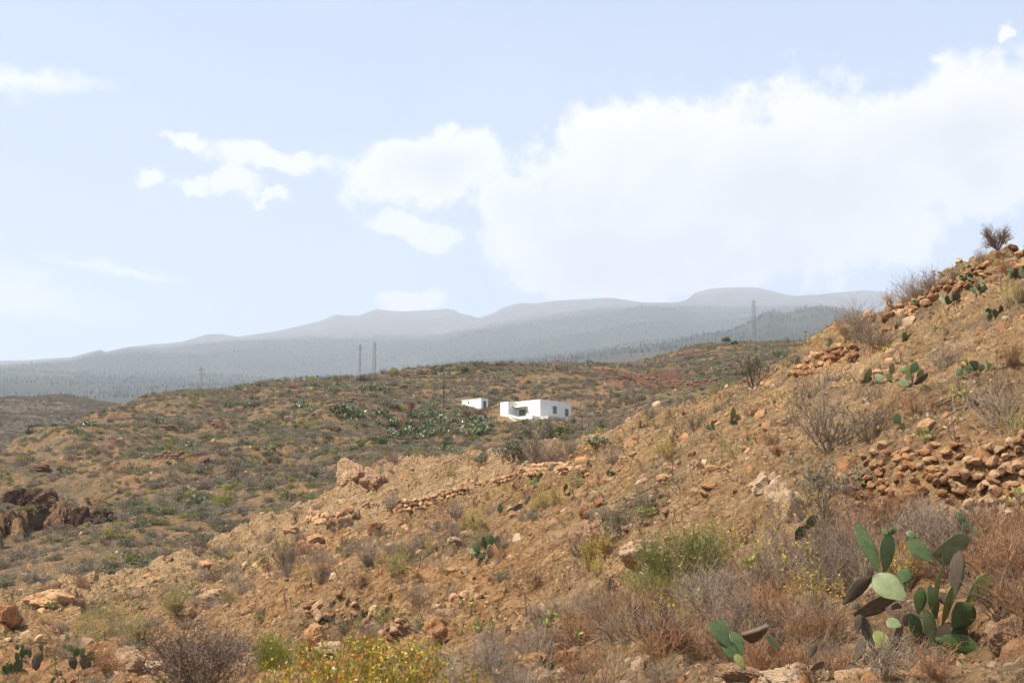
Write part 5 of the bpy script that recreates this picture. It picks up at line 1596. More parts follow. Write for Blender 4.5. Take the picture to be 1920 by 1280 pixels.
def crown(seed, mats, n_=420, rx=1, ry=1, h=.7, L=.14, W=.045, twmat=None, shell=.5, lumps=9, split=0.0):
    rng = np.random.default_rng(seed); b = B()
    P = dome_points(rng, n_, rx, ry, h, shell, lumps)
    D = P / np.linalg.norm(P, axis=1, keepdims=True) + rng.normal(size=P.shape) * .55
    k = int(n_ * (1 - split))
    b.leaves(rng, P[:k] - D[:k] * .05, L, W, 0, D=D[:k])
    if k < n_: b.leaves(rng, P[k:], L, W, 1, D=D[k:])
    # a few stems
    m_ = 14; q = P[rng.integers(0, n_, m_)]
    b.prisms(np.tile([[0, 0, -.1]], (m_, 1)) + rng.normal(size=(m_, 3)) * .03, q, .014, .006, mi=len(mats) - 1)
    return b, mats


def proto(name, bm, cat):
    b, mats = bm
    o = link(name, b.mesh(name, mats))
    o['category'] = cat
    return o


rngS = np.random.default_rng(42)
PRO = {}
# near dry shrubs
dry = [(proto('dry_shrub', p_twig(1, TW_GREY, 20, .46, 1.0, .0055, ((7, .55, .6, .5), (3.5, .55, .6, .5))), 'shrub'), 'leafless grey'),
       (proto('dry_shrub', p_twig(2, TW_GREY, 26, .36, 1.5, .005, ((6, .55, .6, .5), (3.2, .55, .6, .6))), 'shrub'), 'spreading grey twiggy'),
       (proto('dry_shrub', p_twig(3, TW_RED, 26, .36, .9, .004, ((5, .55, .7, .5), (3.4, .55, .7, .6)), .20, .10), 'shrub'), 'upright red-brown dry'),
       (proto('dry_shrub', p_twig(4, TW_TAN, 44, .32, .9, .003, ((3.5, .6, .7, .35),), .2, .05), 'shrub'), 'straw coloured dry'),
       (proto('dry_shrub', p_twig(5, TW_DARK, 16, .40, 1.1, .006, ((6, .6, .6, .5), (3.2, .55, .6, .5))), 'shrub'), 'dark twiggy')]
leafy = [(proto('leafy_shrub', p_twig(11, TW_GREY, 18, .34, 1.0, .005, ((6, .55, .6, .5), (2.5, .6, .6, .5)), extra=(LF_GREYG, 900, .032, .008, 0)), 'shrub'), 'dusty green'),
         (proto('leafy_shrub', p_twig(12, TW_TAN, 18, .36, .9, .005, ((6, .55, .6, .4), (2.5, .6, .6, .4)), extra=(LF_YELL, 900, .032, .008, 0)), 'shrub'), 'yellow-green'),
         (proto('leafy_shrub', p_twig(13, TW_RED, 18, .36, 1.1, .005, ((6, .55, .6, .4), (2.5, .6, .6, .4)), extra=(LF_MAROON, 900, .03, .009, 0)), 'shrub'), 'maroon-brown')]
flow = [(proto('flowering_shrub', p_twig(21, TW_TAN, 20, .40, .8, .0045, ((5, .5, .6, .4), (2.4, .5, .6, .4)), .12, .15, extra=(LF_FLOWER, 420, .026, .011, 0)), 'shrub'), 'yellow-flowered'),
        (proto('flowering_shrub', p_twig(22, TW_GREY, 14, .46, .7, .0045, ((5, .45, .6, .35), (2.6, .4, .6, .5)), .12, .15, extra=(LF_FLOWER, 240, .028, .012, 0)), 'shrub'), 'sparse yellow-tipped')]
ros = [(proto('rosette_plant', rosette(31, 1, .42, [TW_DARK, LF_ROS]), 'succulent'), 'single-stemmed green rosette'),
       (proto('rosette_plant', rosette(32, 3, .36, [TW_DARK, LF_ROS]), 'succulent'), 'three-stemmed green rosette'),
       (proto('rosette_plant', rosette(33, 1, .34, [TW_DARK, LF_ROSD]), 'succulent'), 'single-stemmed dry tan rosette'),
       (proto('rosette_plant', rosette(34, 2, .42, [TW_DARK, LF_ROSD]), 'succulent'), 'two-stemmed dry tan rosette'),
       (proto('rosette_plant', rosette(35, 6, .30, [TW_GREY, LF_ROS]), 'succulent'), 'many-stemmed pale rosette')]
# bare dark stalks
def stalk(seed, h):
    rng = np.random.default_rng(seed); b = B()
    S, ND, tip = grow(rng, np.array([[0, 0, -.06]]), np.array([[.15, 0, 1.]]), np.array([h]), np.array([.017]), 6, .12, 0)
    b.prisms(*S, sides=4); return b, [TW_DARK]
stk = [(proto('bare_stalk', stalk(41, .5), 'plant stalk'), 'leaning dark'), (proto('bare_stalk', stalk(43, .38), 'plant stalk'), 'short dark')]
# far bushes
farb = [(proto('scrub_bush', crown(51, [LF_OLIVE, TW_DARK]), 'bush'), 'olive'),
        (proto('scrub_bush', crown(52, [LF_GREYG, TW_GREY]), 'bush'), 'grey-green'),
        (proto('scrub_bush', crown(53, [LF_GREY, TW_GREY], 460, L=.18, W=.022), 'bush'), 'dry grey-brown'),
        (proto('scrub_bush', crown(54, [LF_YELL, TW_TAN], 380), 'bush'), 'yellowish green'),
        (proto('scrub_bush', crown(55, [LF_DARK, TW_DARK], 420, h=.85), 'bush'), 'dark green'),
        (proto('scrub_bush', crown(56, [LF_MAROON, TW_DARK], 420, L=.16, W=.025), 'bush'), 'brown'),
        (proto('scrub_bush', crown(57, [LF_GREYG, LF_GREY, TW_GREY], 460, split=.5, L=.16, W=.03, h=.55), 'bush'), 'mixed grey and green')]
farc = [(park('prickly_pear_clump', cactus_clump(61, 60, .9, [PAD_FAR, PAD_PALE]), 'cactus'), 'dense dark'),
        (park('prickly_pear_clump', cactus_clump(62, 36, .7, [PAD_FAR, PAD_PALE]), 'cactus'), 'glinting'),
        (park('prickly_pear_clump', cactus_clump(63, 20, .5, [PAD_PALE, PAD_FAR]), 'cactus'), 'pale')]
rocks = [(park('loose_stone', rock_mesh('loose_stone', 400 + k, (M_STONE, M_STONE_RED, M_BOULDER)[k % 3], 2, 8, (1, .8, .55)), 'stone'), ('brown', 'orange', 'tan')[k % 3]) for k in range(6)]

# ================================================================== SCATTER
SHARE = {}


def density_field(X, Y, wl, seed):
    return pnoise(X / wl + seed, Y / wl - seed) + .5 * pnoise(X / wl * 2.7 + seed, Y / wl * 2.7)


def zone_of(X, Y):
    return zones(X, Y, gz(X, Y))


def run(kind, protos, what, cat, group, n_, r0, r1, keep, size, limit=300, far=False, sink=.02, tilt=.08, stuff_name=None, stuff_label=None, wts=None, rand_rot=False, seed=0, addpx=(), lift=.25, vw=None):
    rng = np.random.default_rng(seed)
    X, Y = area_points(rng, n_, r0, r1)
    p = keep(X, Y); m_ = rng.random(n_) < p
    X, Y = X[m_], Y[m_]
    s = size(rng, X, Y)
    v = rng.choice(len(protos), len(X), p=wts) if vw is None else vw(rng, X, Y)
    if len(addpx):
        Q = hit([a[0] for a in addpx], [a[1] for a in addpx]); ok = ~np.isnan(Q[:, 0])
        X = np.concatenate([X, Q[ok, 0]]); Y = np.concatenate([Y, Q[ok, 1]])
        s = np.concatenate([s, np.array([a[2] for a in addpx])[ok]]); v = np.concatenate([v, np.array([a[3] for a in addpx])[ok]])
    rest, R, Z, po = place_all(kind, cat, what, group, protos, X, Y, s, rng.uniform(0, 6.28, len(X)), v, limit, far, sink, tilt, lift=lift, rand_rot=rand_rot)
    if len(rest): stuff(stuff_name or 'small_' + kind + '_cover', stuff_label or f'small scattered {what} cover between the larger ones', np.stack([X, Y, Z], 1)[rest], R[rest], s[rest], v[rest], po)
    return len(X)


def slope_bare(X, Y): return zone_of(X, Y)[:, 0]


def pxof(X, Y):
    a, c, _ = to_px(np.stack([X, Y, gz(X, Y)], -1)); return a, c


def k_front(X, Y):       # the dense dry scrub nearest the camera, lower right
    px, py = pxof(X, Y); d = density_field(X, Y, 2.5, 3)
    rocky_gap = np.exp(-(((px - 1650) / 90) ** 2 + ((py - 1260) / 40) ** 2)) + np.exp(-(((px - 1880) / 60) ** 2 + ((py - 1260) / 40) ** 2)) + 1.4 * np.exp(-(((px - 1860) / 75) ** 2 + ((py - 975) / 22) ** 2))
    r = np.hypot(X, Y); front = (px > 1585) & (px < 1870) & (r < 11.6)
    front |= (px > 1310) & (px < 1480) & (r < 10.3)
    return np.clip(.85 + .5 * d - 1.2 * rocky_gap, 0, 1) * sstep(px, 780, 1020) * np.where(front, .10, 1)


def small_near(lo, hi): return lambda rng, X, Y: rng.uniform(lo, hi, len(X))


run('dry_shrub', dry, 'shrub', 'shrub', 'dry shrubs in the tangle round the big cactus', 520, 7.6, 17.5, k_front, small_near(.55, 1.05), 130,
    stuff_name='dry_undergrowth', stuff_label='tangle of dry grey and reddish twigs filling the lower right slope', wts=[.20, .17, .38, .17, .08], seed=1)


def k_mid(X, Y):
    px, py = pxof(X, Y); z = zone_of(X, Y); d = density_field(X, Y, 7, 5)
    k = .22 + .55 * np.clip(d + .1, 0, 1)
    k = k * (1 - .80 * z[:, 0])
    band = np.exp(-(((px - 700) / 330) ** 2 + ((py - 1050) / 45) ** 2)) * .8 + np.exp(-(((px - 1800) / 160) ** 2 + ((py - 790) / 40) ** 2)) * .9 + np.exp(-(((px - 250) / 260) ** 2 + ((py - 1190) / 40) ** 2)) * .9
    return np.clip(k + band, 0, 1)


run('dry_shrub', dry + leafy, 'shrub', 'shrub', 'dry shrubs dotted over the stony slope', 1900, 17.5, 104, k_mid, lambda rng, X, Y: rng.uniform(.7, 1.35, len(X)) * (1 + .5 * sstep(np.hypot(X, Y), 40, 90)), 200,
    stuff_name='slope_scrub', stuff_label='low dry scrub scattered over the bare slope and spur', wts=[.20, .20, .10, .14, .14, .10, .06, .06], seed=2)
run('flowering_shrub', flow, 'shrub', 'shrub', 'yellow-flowered shrubs on the slope', 260, 9, 75,
    lambda X, Y: np.clip(.5 + density_field(X, Y, 9, 21), 0, 1) * (1 - .8 * slope_bare(X, Y)), small_near(.55, 1.0), 300, wts=[.45, .55], seed=3,
    addpx=[(1105, 1075, 1.1, 0), (1130, 1060, 1.0, 0), (1120, 1090, .9, 0), (1020, 955, 1.2, 0), (1040, 950, 1.2, 0), (1000, 965, 1.0, 0), (1235, 865, 1.3, 0), (1250, 868, 1.1, 0), (1380, 1080, .9, 1), (1440, 1085, .9, 1), (1500, 1110, .8, 1),
           (1535, 1000, .9, 1), (1440, 1010, .9, 1), (1340, 1020, .8, 1), (900, 1000, 1.0, 0), (880, 985, 1.0, 0), (870, 1000, .9, 0), (1300, 1110, .7, 1), (1230, 1175, .6, 0), (1200, 1160, .6, 0), (1265, 1190, .6, 1), (1895, 575, 1.2, 0), (1910, 585, 1.2, 0)])
run('rosette_plant', ros, 'succulent', 'succulent', 'stemmed rosette succulents on the slope', 1700, 13, 66,
    lambda X, Y: np.clip(.35 + .9 * density_field(X, Y, 6, 31), .06, 1) * (1 - .35 * slope_bare(X, Y)), small_near(.7, 1.35), 300,
    stuff_name='small_succulents', stuff_label='tiny stemmed rosette succulents strewn across the slope', wts=[.24, .18, .26, .18, .14], seed=4, tilt=.16, lift=.3)
run('bare_stalk', stk, 'stalk', 'plant stalk', 'bare dark stalks on the slope', 330, 14, 60,
    lambda X, Y: np.clip(.5 + .6 * density_field(X, Y, 6, 37), .1, 1), small_near(.7, 1.3), 300, wts=[.6, .4], seed=5, tilt=.3)
# stones of the slope
run('loose_stone', rocks, 'stone', 'stone', 'loose stones lying on the near slope', 160000, 7.2, 100,
    lambda X, Y: np.clip(.35 + .7 * density_field(X, Y, 2.2, 51) + .10 * slope_bare(X, Y), .04, 1) * (1 - .80 * sstep(np.hypot(X, Y), 42, 75)),
    lambda rng, X, Y: np.minimum(.032 + .032 * rng.pareto(2.5, len(X)), .24) * (1 + .7 * sstep(np.hypot(X, Y), 22, 70)), 300,
    stuff_name='stony_rubble', stuff_label='brown and orange rubble of small stones strewn over the slope', wts=[.18] * 5 + [.10], rand_rot=True, seed=6, sink=.01, tilt=.3, lift=.02)

run('loose_stone', rocks, 'stone', 'stone', 'loose stones lying on the near slope', 14000, 7.0, 17,
    lambda X, Y: np.clip(.5 + .7 * density_field(X, Y, 1.6, 57), .05, 1), lambda rng, X, Y: np.minimum(.010 + .014 * rng.pareto(2.2, len(X)), .12), 0,
    stuff_name='gravel', stuff_label='coarse gravel between the dry plants at the lower right', rand_rot=True, seed=16, sink=0)
run('dry_tuft', dry, 'tuft', 'grass', 'dry tufts', 5200, 15, 104, lambda X, Y: np.clip(.25 + .8 * density_field(X, Y, 4, 61), .02, 1) * (1 - .6 * slope_bare(X, Y)),
    lambda rng, X, Y: rng.uniform(.18, .42, len(X)) * (1 + .5 * sstep(np.hypot(X, Y), 30, 90)), 0, stuff_name='dry_tufts', stuff_label='small dry grass tufts sprinkled over the stony slope', wts=[.2, .15, .2, .35, .1], seed=17)
# ---- far hillside
_Hc = HC


def k_far(X, Y):
    z = zone_of(X, Y); d = density_field(X, Y, 16, 71); d2 = density_field(X, Y, 5, 75)
    px, py = pxof(X, Y)
    k = .52 + .50 * d + .35 * d2 - .55 * z[:, 0] - .40 * z[:, 1]
    k -= .30 * sstep(330 - px, 0, 200) - .12
    k += .55 * np.exp(-(((px - 820) / 120) ** 2 + ((py - 810) / 30) ** 2)) + .5 * np.exp(-(((px - 650) / 160) ** 2 + ((py - 835) / 30) ** 2)) + .4 * np.exp(-(((px - 420) / 160) ** 2 + ((py - 930) / 45) ** 2))
    # keep house, its yard and the view line to it clear
    u = (X - _Hc[0]) * ER[0] + (Y - _Hc[1]) * ER[1]; v = (X - _Hc[0]) * EL[0] + (Y - _Hc[1]) * EL[1]
    clear = (u > -4.5) & (u < 9.5) & (v > -4.0) & (v < 12.5)
    us = (X - SH[0]) * ER[0] + (Y - SH[1]) * ER[1]; vs = (X - SH[0]) * EL[0] + (Y - SH[1]) * EL[1]
    clear |= (us > -2.2) & (us < 3.5) & (vs > -1.5) & (vs < 6.5)
    r = np.hypot(X, Y)
    clear |= (px > 922) & (px < 1000) & (r > 224) & (r < 241)
    clear |= (px > 1000) & (px < 1090) & (r > 229) & (r < 241)
    k = np.where(clear, 0, k)
    bar = np.exp(-(((px - 1010) / 120) ** 2 + ((py - 828) / 12) ** 2)) * (r < 200)
    return np.clip(k, .03, 1) * (1 - bar)


def s_far(rng, X, Y):
    px, py = pxof(X, Y); r = np.hypot(X, Y)
    s = rng.uniform(.38, .95, len(X)) * (1 + .7 * (rng.random(len(X)) < .12)) * (1 + .30 * density_field(X, Y, 20, 5))
    cap = np.where((px > 855) & (px < 1095) & (r > 205) & (r < 242), .55, 2)
    return np.clip(s, .3, 1.6).clip(max=cap)


def v_far(rng, X, Y):
    d = density_field(X, Y, 26, 81); px, py = pxof(X, Y); r = np.hypot(X, Y)
    out = np.empty(len(X), int); u = rng.random(len(X)) + .35 * d
    pal = [(.10, 5), (.38, 2), (.56, 6), (.72, 1), (.90, 0), (1.04, 3), (9, 4)]
    lo = np.full(len(X), -9.0)
    for t, i in pal:
        out[(u > lo) & (u <= t)] = i; lo[:] = t
    th = np.exp(-(((px - 850) / 80) ** 2 + ((py - 812) / 24) ** 2))
    q = rng.random(len(X)) < th * .8
    out[q] = rng.choice([4, 5, 1], q.sum())
    return out


NF = run('scrub_bush', farb, 'bush', 'bush', 'scrub bushes on the hillside round the white house', 105000, 118, 455, k_far, s_far, 300, True, .05, .06,
    'hillside_scrub', 'low olive, grey and brown scrub covering the hillside round the white house', seed=7, lift=.6, vw=v_far,
    addpx=[(1130, 800, 1.15, 0), (845, 695, 2.2, 3), (870, 692, 2.2, 0), (740, 700, 2.0, 3), (720, 702, 1.8, 0), (630, 712, 2.0, 3), (600, 714, 1.6, 0), (590, 716, 1.8, 3), (690, 716, 2.2, 0), (680, 717, 2.2, 4), (580, 716, 2.2, 3),
           (1475, 643, 1.6, 2), (1470, 672, 1.8, 4), (1270, 663, 1.0, 3), (745, 765, 1.6, 3), (755, 768, 1.4, 3), (715, 832, 1.6, 4), (480, 762, 1.6, 4), (450, 758, 1.6, 0), (1200, 690, 2.0, 2), (1240, 688, 2.0, 2), (1280, 690, 1.9, 5),
           (1300, 684, 1.9, 2), (1330, 686, 1.7, 0), (1410, 666, 1.8, 2)])
run('prickly_pear_clump', farc, 'prickly pear clump', 'cactus', 'prickly pear clumps on the far hillside', 1700, 125, 440,
    lambda X, Y: np.clip(k_far(X, Y) * np.clip(density_field(X, Y, 20, 91) + .12, 0, 1) * 1.1 + 1.2 * np.exp(-(((pxof(X, Y)[0] - 790) / 90) ** 2 + ((pxof(X, Y)[1] - 795) / 20) ** 2)) * (k_far(X, Y) > .04), 0, 1),
    lambda rng, X, Y: rng.uniform(.7, 1.5, len(X)) * np.where((pxof(X, Y)[0] > 855) & (pxof(X, Y)[0] < 1095), .6, 1), 300, True, .05, .05,
    'hillside_cactus', 'distant prickly pears mixed into the hillside scrub', wts=[.45, .3, .25], seed=8, lift=.6,
    addpx=[(float(a), float(b), float(c), int(d)) for a, b, c, d in zip(np.random.default_rng(5).uniform(728, 925, 46), np.random.default_rng(6).uniform(782, 822, 46), np.random.default_rng(7).uniform(.8, 1.5, 46), np.random.default_rng(8).integers(0, 3, 46))] + [(640, 782, 1.9, 0), (655, 778, 1.9, 0), (665, 784, 1.9, 0), (1120, 838, .38, 0), (1135, 838, .4, 2), (1108, 842, .35, 1), (700, 732, 1.6, 1), (720, 735, 1.5, 1), (565, 765, 1.4, 0)])
run('loose_stone', rocks, 'stone', 'stone', 'stones on the far hillside', 5000, 118, 430,
    lambda X, Y: np.clip(.25 + .8 * density_field(X, Y, 9, 95), .03, 1), lambda rng, X, Y: rng.uniform(.12, .5, len(X)), 0,
    stuff_name='hillside_rubble', stuff_label='reddish stones lying between the hillside bushes', rand_rot=True, seed=9, sink=0)

# scrub on the small brown hill beyond, at the left
rng = np.random.default_rng(55)
X, Y = area_points(rng, 34000, 340, 860, -100, 520)
k = (rng.random(len(X)) < np.clip(.60 + .6 * density_field(X, Y, 40, 3), .03, 1)) & (np.hypot(X, Y) > np.interp(np.arctan2(X, Y), GAZ, np.exp(klr[2 + 13])) * 1.12); X, Y = X[k], Y[k]
R = np.zeros((len(X), 3)); R[:, 2] = rng.uniform(0, 6.28, len(X))
stuff('brown_hill_scrub', 'sparse dark scrub on the small brown hill at the left edge', np.stack([X, Y, np.where(np.hypot(X, Y) < 639, gz(X, Y), height(X * 1.0, Y))], 1), R, rng.uniform(.6, 1.6, len(X)), rng.choice([1, 2, 5, 6, 0], len(X)), [p[0] for p in farb])

# ================================================================== SINGLE SHRUBS AND TREES
def single(name, bm, label, cat, px, py, parts=None, scale=1.0, r=None, rz=0.0, drop=0.0):
    P = hit1(px, py) if r is None else at_px(px, py, r)
    if np.isnan(P[0]): print('MISS', label); return None
    t = thing(name, label, cat, (P[0], P[1], P[2] - drop), rz); t.scale = (scale,) * 3
    for nm, b_, m_ in bm: link(nm, b_.mesh(nm, m_), t)
    return t


# orange and lime leaved shrub at the bottom
rng = np.random.default_rng(77)
bt, ND, tips = bush(rng, 60, .62, 1.5, .006, ((7, .42, .6, .6), (2.8, .6, .6, .7), (1.8, .6, .7, .7)), .16, .03, base=.22)
bf = B(); P, D, _ = ND; allP = np.concatenate([tips[1][0], tips[2][0], tips[3][0], P])
top = np.percentile(allP[:, 2], 98)
k = rng.integers(0, len(allP), 30000)
q0 = allP[k]; edge = q0[:, 2] / top + .45 * np.hypot(q0[:, 0], q0[:, 1])
k = k[(edge > .68) & (q0[:, 2] < top * 1.04)][:10500]; mi = rng.choice(3, len(k), p=[.58, .20, .22])
for q in range(3):
    kk = k[mi == q]; bf.leaves(rng, allP[kk] + rng.normal(size=(len(kk), 3)) * .014, .022, .0095, q)
G0 = at_px(690, 1204, 6.3)
sh = thing('leafy_shrub', 'leafy shrub with orange, lime and yellow leaves at the bottom centre', 'shrub', (G0[0], G0[1], G0[2] - top * .80)); sh.scale = (.62, .50, .80)
link('branches', bt.mesh('branches', TW_RED), sh); fo = link('foliage', bf.mesh('foliage', [LF_LIME, LF_ORANGE, LF_FLOWER]), sh); fo['kind'] = 'stuff'
# maroon-brown bush lower left
rng = np.random.default_rng(78)
b1, ND, _t = bush(rng, 60, .75, 1.3, .006, ((6, .5, .6, .5), (3.5, .55, .6, .55)), .18, .05, base=.2)
b2 = B(); P, D, _ = ND; k = rng.integers(0, len(P), 5200); b2.leaves(rng, P[k], .026, .008, D=D[k] + rng.normal(size=(len(k), 3)))
single('maroon_bush', [('branches', b1, TW_DARK), ('foliage', b2, LF_MAROON)], 'dense maroon-brown twiggy bush at the lower edge left of centre', 'bush', 375, 1300, scale=.66, r=13.0)
bz = B(); P = dome_points(np.random.default_rng(9), 5200, .5, .5, .6, .3); bz.leaves(np.random.default_rng(8), P, .05, .004, D=P + [0, 0, .5])
single('yellow_green_bush', [('foliage', bz, LF_YELL)], 'soft yellow-green bush behind the left side of the orange-leaved shrub', 'bush', 510, 1262, r=14.5, scale=.75)
# green feathery bush on the slope foot
rng = np.random.default_rng(79)
bg_, ND, _t = bush(rng, 90, .55, .9, .004, ((6, .5, .7, .4),), .14, .1, base=.25)
P, D, _ = ND; bl = B(); k = rng.integers(0, len(P), 9000); bl.leaves(rng, P[k] + rng.normal(size=(len(k), 3)) * .03, .06, .0028, 0, D=D[k] + rng.normal(size=(len(k), 3)) * .5)
k = rng.integers(0, len(P), 500); k = k[P[k][:, 2] > .3]; bl.leaves(rng, P[k], .022, .009, 1)
single('green_feathery_bush', [('stems', bg_, TW_TAN), ('foliage', bl, [LF_GREEN, LF_FLOWER])], 'bright green feathery bush with yellow tips at the foot of the slope', 'bush', 1275, 1105, scale=.95)
single('green_feathery_bush', [('stems', bg_, TW_TAN), ('foliage', bl, [LF_YELL, LF_FLOWER])], 'duller lower clump of feathery green just below the bright green one', 'bush', 1222, 1150, scale=.60, rz=2.0)
# grey leafless ridge bush
rng = np.random.default_rng(80)
b1, ND, _t = bush(rng, 22, .40, 1.9, .014, ((5, .66, .6, .5), (4.0, .66, .6, .5), (3.0, .6, .7, .5)), .10, .07, base=.04)
single('leafless_bush', [('branches', b1, TW_GREY)], 'dome-shaped grey leafless bush against the sky on the ridge wall', 'bush', 1872, 490, scale=1.2, drop=-.22)
for (px, py, sc_, lab) in ((1700, 576, .8, 'wispy dry bush against the sky left of the ridge wall'), (1722, 566, .85, 'taller wispy dry bush on the skyline by the rust orange wall'), (1745, 548, .75, 'thin seed-headed bush on the skyline below the bare stems'),
                           (1790, 528, .5, 'small dry twigs on the skyline under the ridge top'), (1840, 500, .45, 'short dry twigs on the skyline left of the ridge bush')):
    q = copy_tree(dry[0][0], (0, 0, 0), (0, 0, px), sc_ * 1.9, lab)
    P = hit1(px, py); q.location = P if not np.isnan(P[0]) else at_px(px, py, 50)
for (px, py, lab) in ((1790, 520, 'flat-topped rosette plant standing left on the ridge skyline'), (1798, 516, 'taller flat-topped rosette plant on the ridge skyline'), (1818, 506, 'pair of rosettes on dark stems on the ridge skyline'),
                      (1825, 502, 'leaning rosette plant right of the skyline pair'), (1853, 494, 'rosette plant on the skyline just left of the ridge bush')):
    q = copy_tree(ros[0][0], (0, 0, 0), (0.1, 0.1, px), 1.15, lab); P = hit1(px, py + 8); q.location = P if not np.isnan(P[0]) else at_px(px, py + 8, 48)
# big leafless bushes and named shrubs of the middle distance
for (px, py, sc_, src, lab) in ((1555, 845, 1.9, 0, 'large pale leafless bush above the collapsed wall'), (1415, 728, 2.6, 4, 'big dark twiggy bush on the edge of the upper slope'), (1000, 868, 2.6, 0, 'grey middle part of the long bush on the spur'),
                                (1045, 868, 2.6, 1, 'pale right end of the long bush on the spur'), (765, 1048, 1.7, 1, 'fan-shaped pale bush left of the leafy prickly pear'), (690, 1065, 1.6, 0, 'tall grey-stemmed bush on the spur side'),
                                (372, 1045, 1.7, 4, 'round dark bush above the sandy wash'), (540, 1060, 1.7, 4, 'dark bush right of the sandy wash'), (735, 965, 1.8, 0, 'grey bush at the left end of the spur wall'),
                                (1615, 650, 2.2, 0, 'broad pale dry bush at the edge of the upper slope'), (1640, 655, 2.0, 1, 'grey shadowed bush beside the broad pale one'), (1590, 640, 1.6, 2, 'brown skyline bush at the top left of the slope'),
                                (185, 1180, 1.3, 3, 'straw tuft strip above the lower left cactus pair'), (1870, 1120, 1.1, 2, 'rusty dry bush beside the largest cactus on its right'), (1885, 800, 1.6, 1, 'grey bush sagging over the neat wall'), (1450, 1170, .9, 2, 'rusty bush left of the largest cactus'),
                                (1790, 1095, .9, 4, 'dark arching dead twigs over the largest cactus'), (1690, 1215, .55, 2, 'rusty dead twigs at the foot of the largest cactus'), (1625, 1160, .5, 4, 'dark dead twigs left of the big cactus trunk'), (1720, 1262, .5, 1, 'grey dead twigs between the lowest cactus pads'), (1560, 1200, .6, 4, 'dark brush in the hollow left of the dead trunk'), (1460, 1225, .6, 4, 'dark brush right of the low dark prickly pear'), (1850, 1130, .6, 1, 'grey twigs under the olive pad at the right'), (1700, 1180, .55, 1, 'grey twigs below the pale front pad of the biggest cactus'), (1760, 1275, .5, 2, 'rusty twigs at the bottom edge under the biggest cactus'), (1655, 1275, .45, 0, 'grey twigs at the bottom edge left of the cactus foot'), (1805, 1200, .5, 2, 'rusty twigs right of the cactus foot'), (1735, 1235, .6, 4, 'dark brittle twigs against the foot of the biggest cactus'), (1675, 1225, .5, 1, 'grey tangle just left of the lowest pads'), (1540, 1255, .5, 0, 'grey twigs between the bottom edge rocks'), (1420, 1265, .45, 2, 'rusty twigs against the bottom edge rocks')):
    q = copy_tree(dry[src][0], tuple(hit1(px, py)), (0, 0, px * .7), sc_, lab)
for (px, py, sc_, mi_, lab) in ((960, 862, 1.5, 1, 'olive left end of the long bush on the spur'), (985, 862, 1.7, 1, 'green centre of the long bush on the spur'), (905, 872, .9, 1, 'small olive bush left of the long bush')):
    q = copy_tree(farb[mi_][0], tuple(hit1(px, py)), (0, 0, px), sc_ * .8, lab)
for (px, py, sc_, lab) in ((1548, 940, 1.6, 'dusty green shrub right of the tall split outcrop'), (1210, 965, 1.1, 'small dusty shrub right of the rounded slope boulder'), (1120, 1010, .8, 'green tuft on top of the smooth sloping slab'), (165, 1195, 1.5, 'yellow-green shrub behind the lower left cactus pair'), (215, 1180, 1.7, 'bright yellow-green shrub in the hollow at lower left'), (255, 1200, 1.4, 'pale yellow-green shrub above the square-topped rock'), (330, 1160, 1.5, 'olive shrub strip at the foot of the sandy wash')):
    copy_tree(leafy[0 if px > 500 else 1][0], tuple(hit1(px, py)), (0, 0, px), sc_, lab)


# trees and big shrubs on the crest of the hill
def tree(name, label, px, py, r, hpx, wpx, leaf, seed, lean=0.0, tm=TW_DARK, n_=900, cat='tree'):
    low = cat != 'tree'
    P = hit1(px, py)
    if np.isnan(P[0]): P = at_px(px, py, r)
    r = math.hypot(P[0], P[1]); k = r / F_PX; h = hpx * k; w_ = wpx * k
    rng = np.random.default_rng(seed)
    t = thing(name, label, cat, tuple(P))
    b = B(); tp = np.array([[lean * h, 0, h * .55]])
    b.prisms([[0, 0, -.3]], tp, .03 * h + .05, .02 * h + .03, sides=6)
    q = dome_points(rng, 12, w_ * .42, w_ * .42, h * .45, .5); q[:, 2] += h * .5; q[:, 0] += lean * h
    b.prisms(np.repeat(tp, 12, 0), q, .015 * h + .02, .02, sides=4)
    link('stems' if low else 'trunk', b.mesh('trunk', tm), t)
    b = B(); q = dome_points(rng, n_, w_ * .5, w_ * .5, h * (1.0 if low else .62), .35, 7); q[:, 2] += h * (-.03 if low else .36); q[:, 0] += lean * h * 1.2
    b.leaves(rng, q, .05 * w_ + .12, .015 * w_ + .035); c_ = link('crown', b.mesh('crown', leaf), t)
    return t


tree('small_tree', 'lopsided dark green tree on the right part of the crest', 1360, 648, 440, 20, 22, LF_DARK, 201, .05)
tree('small_tree', 'low darker side tree leaning right beside the lopsided tree', 1374, 650, 440, 13, 18, LF_DARK, 202, .25)
tree('crest_shrub', 'big grey rounded shrub on the middle of the crest', 1050, 698, 395, 27, 50, LF_GREY, 203, 0, TW_GREY, 1500, 'shrub')
tree('small_tree', 'small ball-headed olive tree on the crest above the pole', 827, 698, 385, 14, 15, LF_OLIVE, 204)
tree('crest_shrub', 'tangled bare grey shrub on the crest left of the ball-headed tree', 785, 702, 385, 18, 32, LF_GREY, 205, 0, TW_GREY, 500, 'shrub')
tree('crest_shrub', 'yellow-green shrub on the crest left of the tangled bare one', 740, 706, 385, 12, 26, LF_YELL, 206, 0, TW_GREY, 800, 'shrub')
tree('crest_shrub', 'broad olive shrub on the crest right of the ball-headed tree', 866, 697, 388, 16, 40, LF_OLIVE, 207, 0, TW_DARK, 1100, 'shrub')
tree('crest_shrub', 'small round bush on the crest near the right pylon', 1475, 643, 450, 13, 15, LF_GREY, 208, 0, TW_GREY, 500, 'shrub')
tree('conifer', 'tiny dark conifer standing up from the left part of the crest', 486, 728, 370, 12, 8, LF_DARK, 209, 0, TW_DARK, 300)
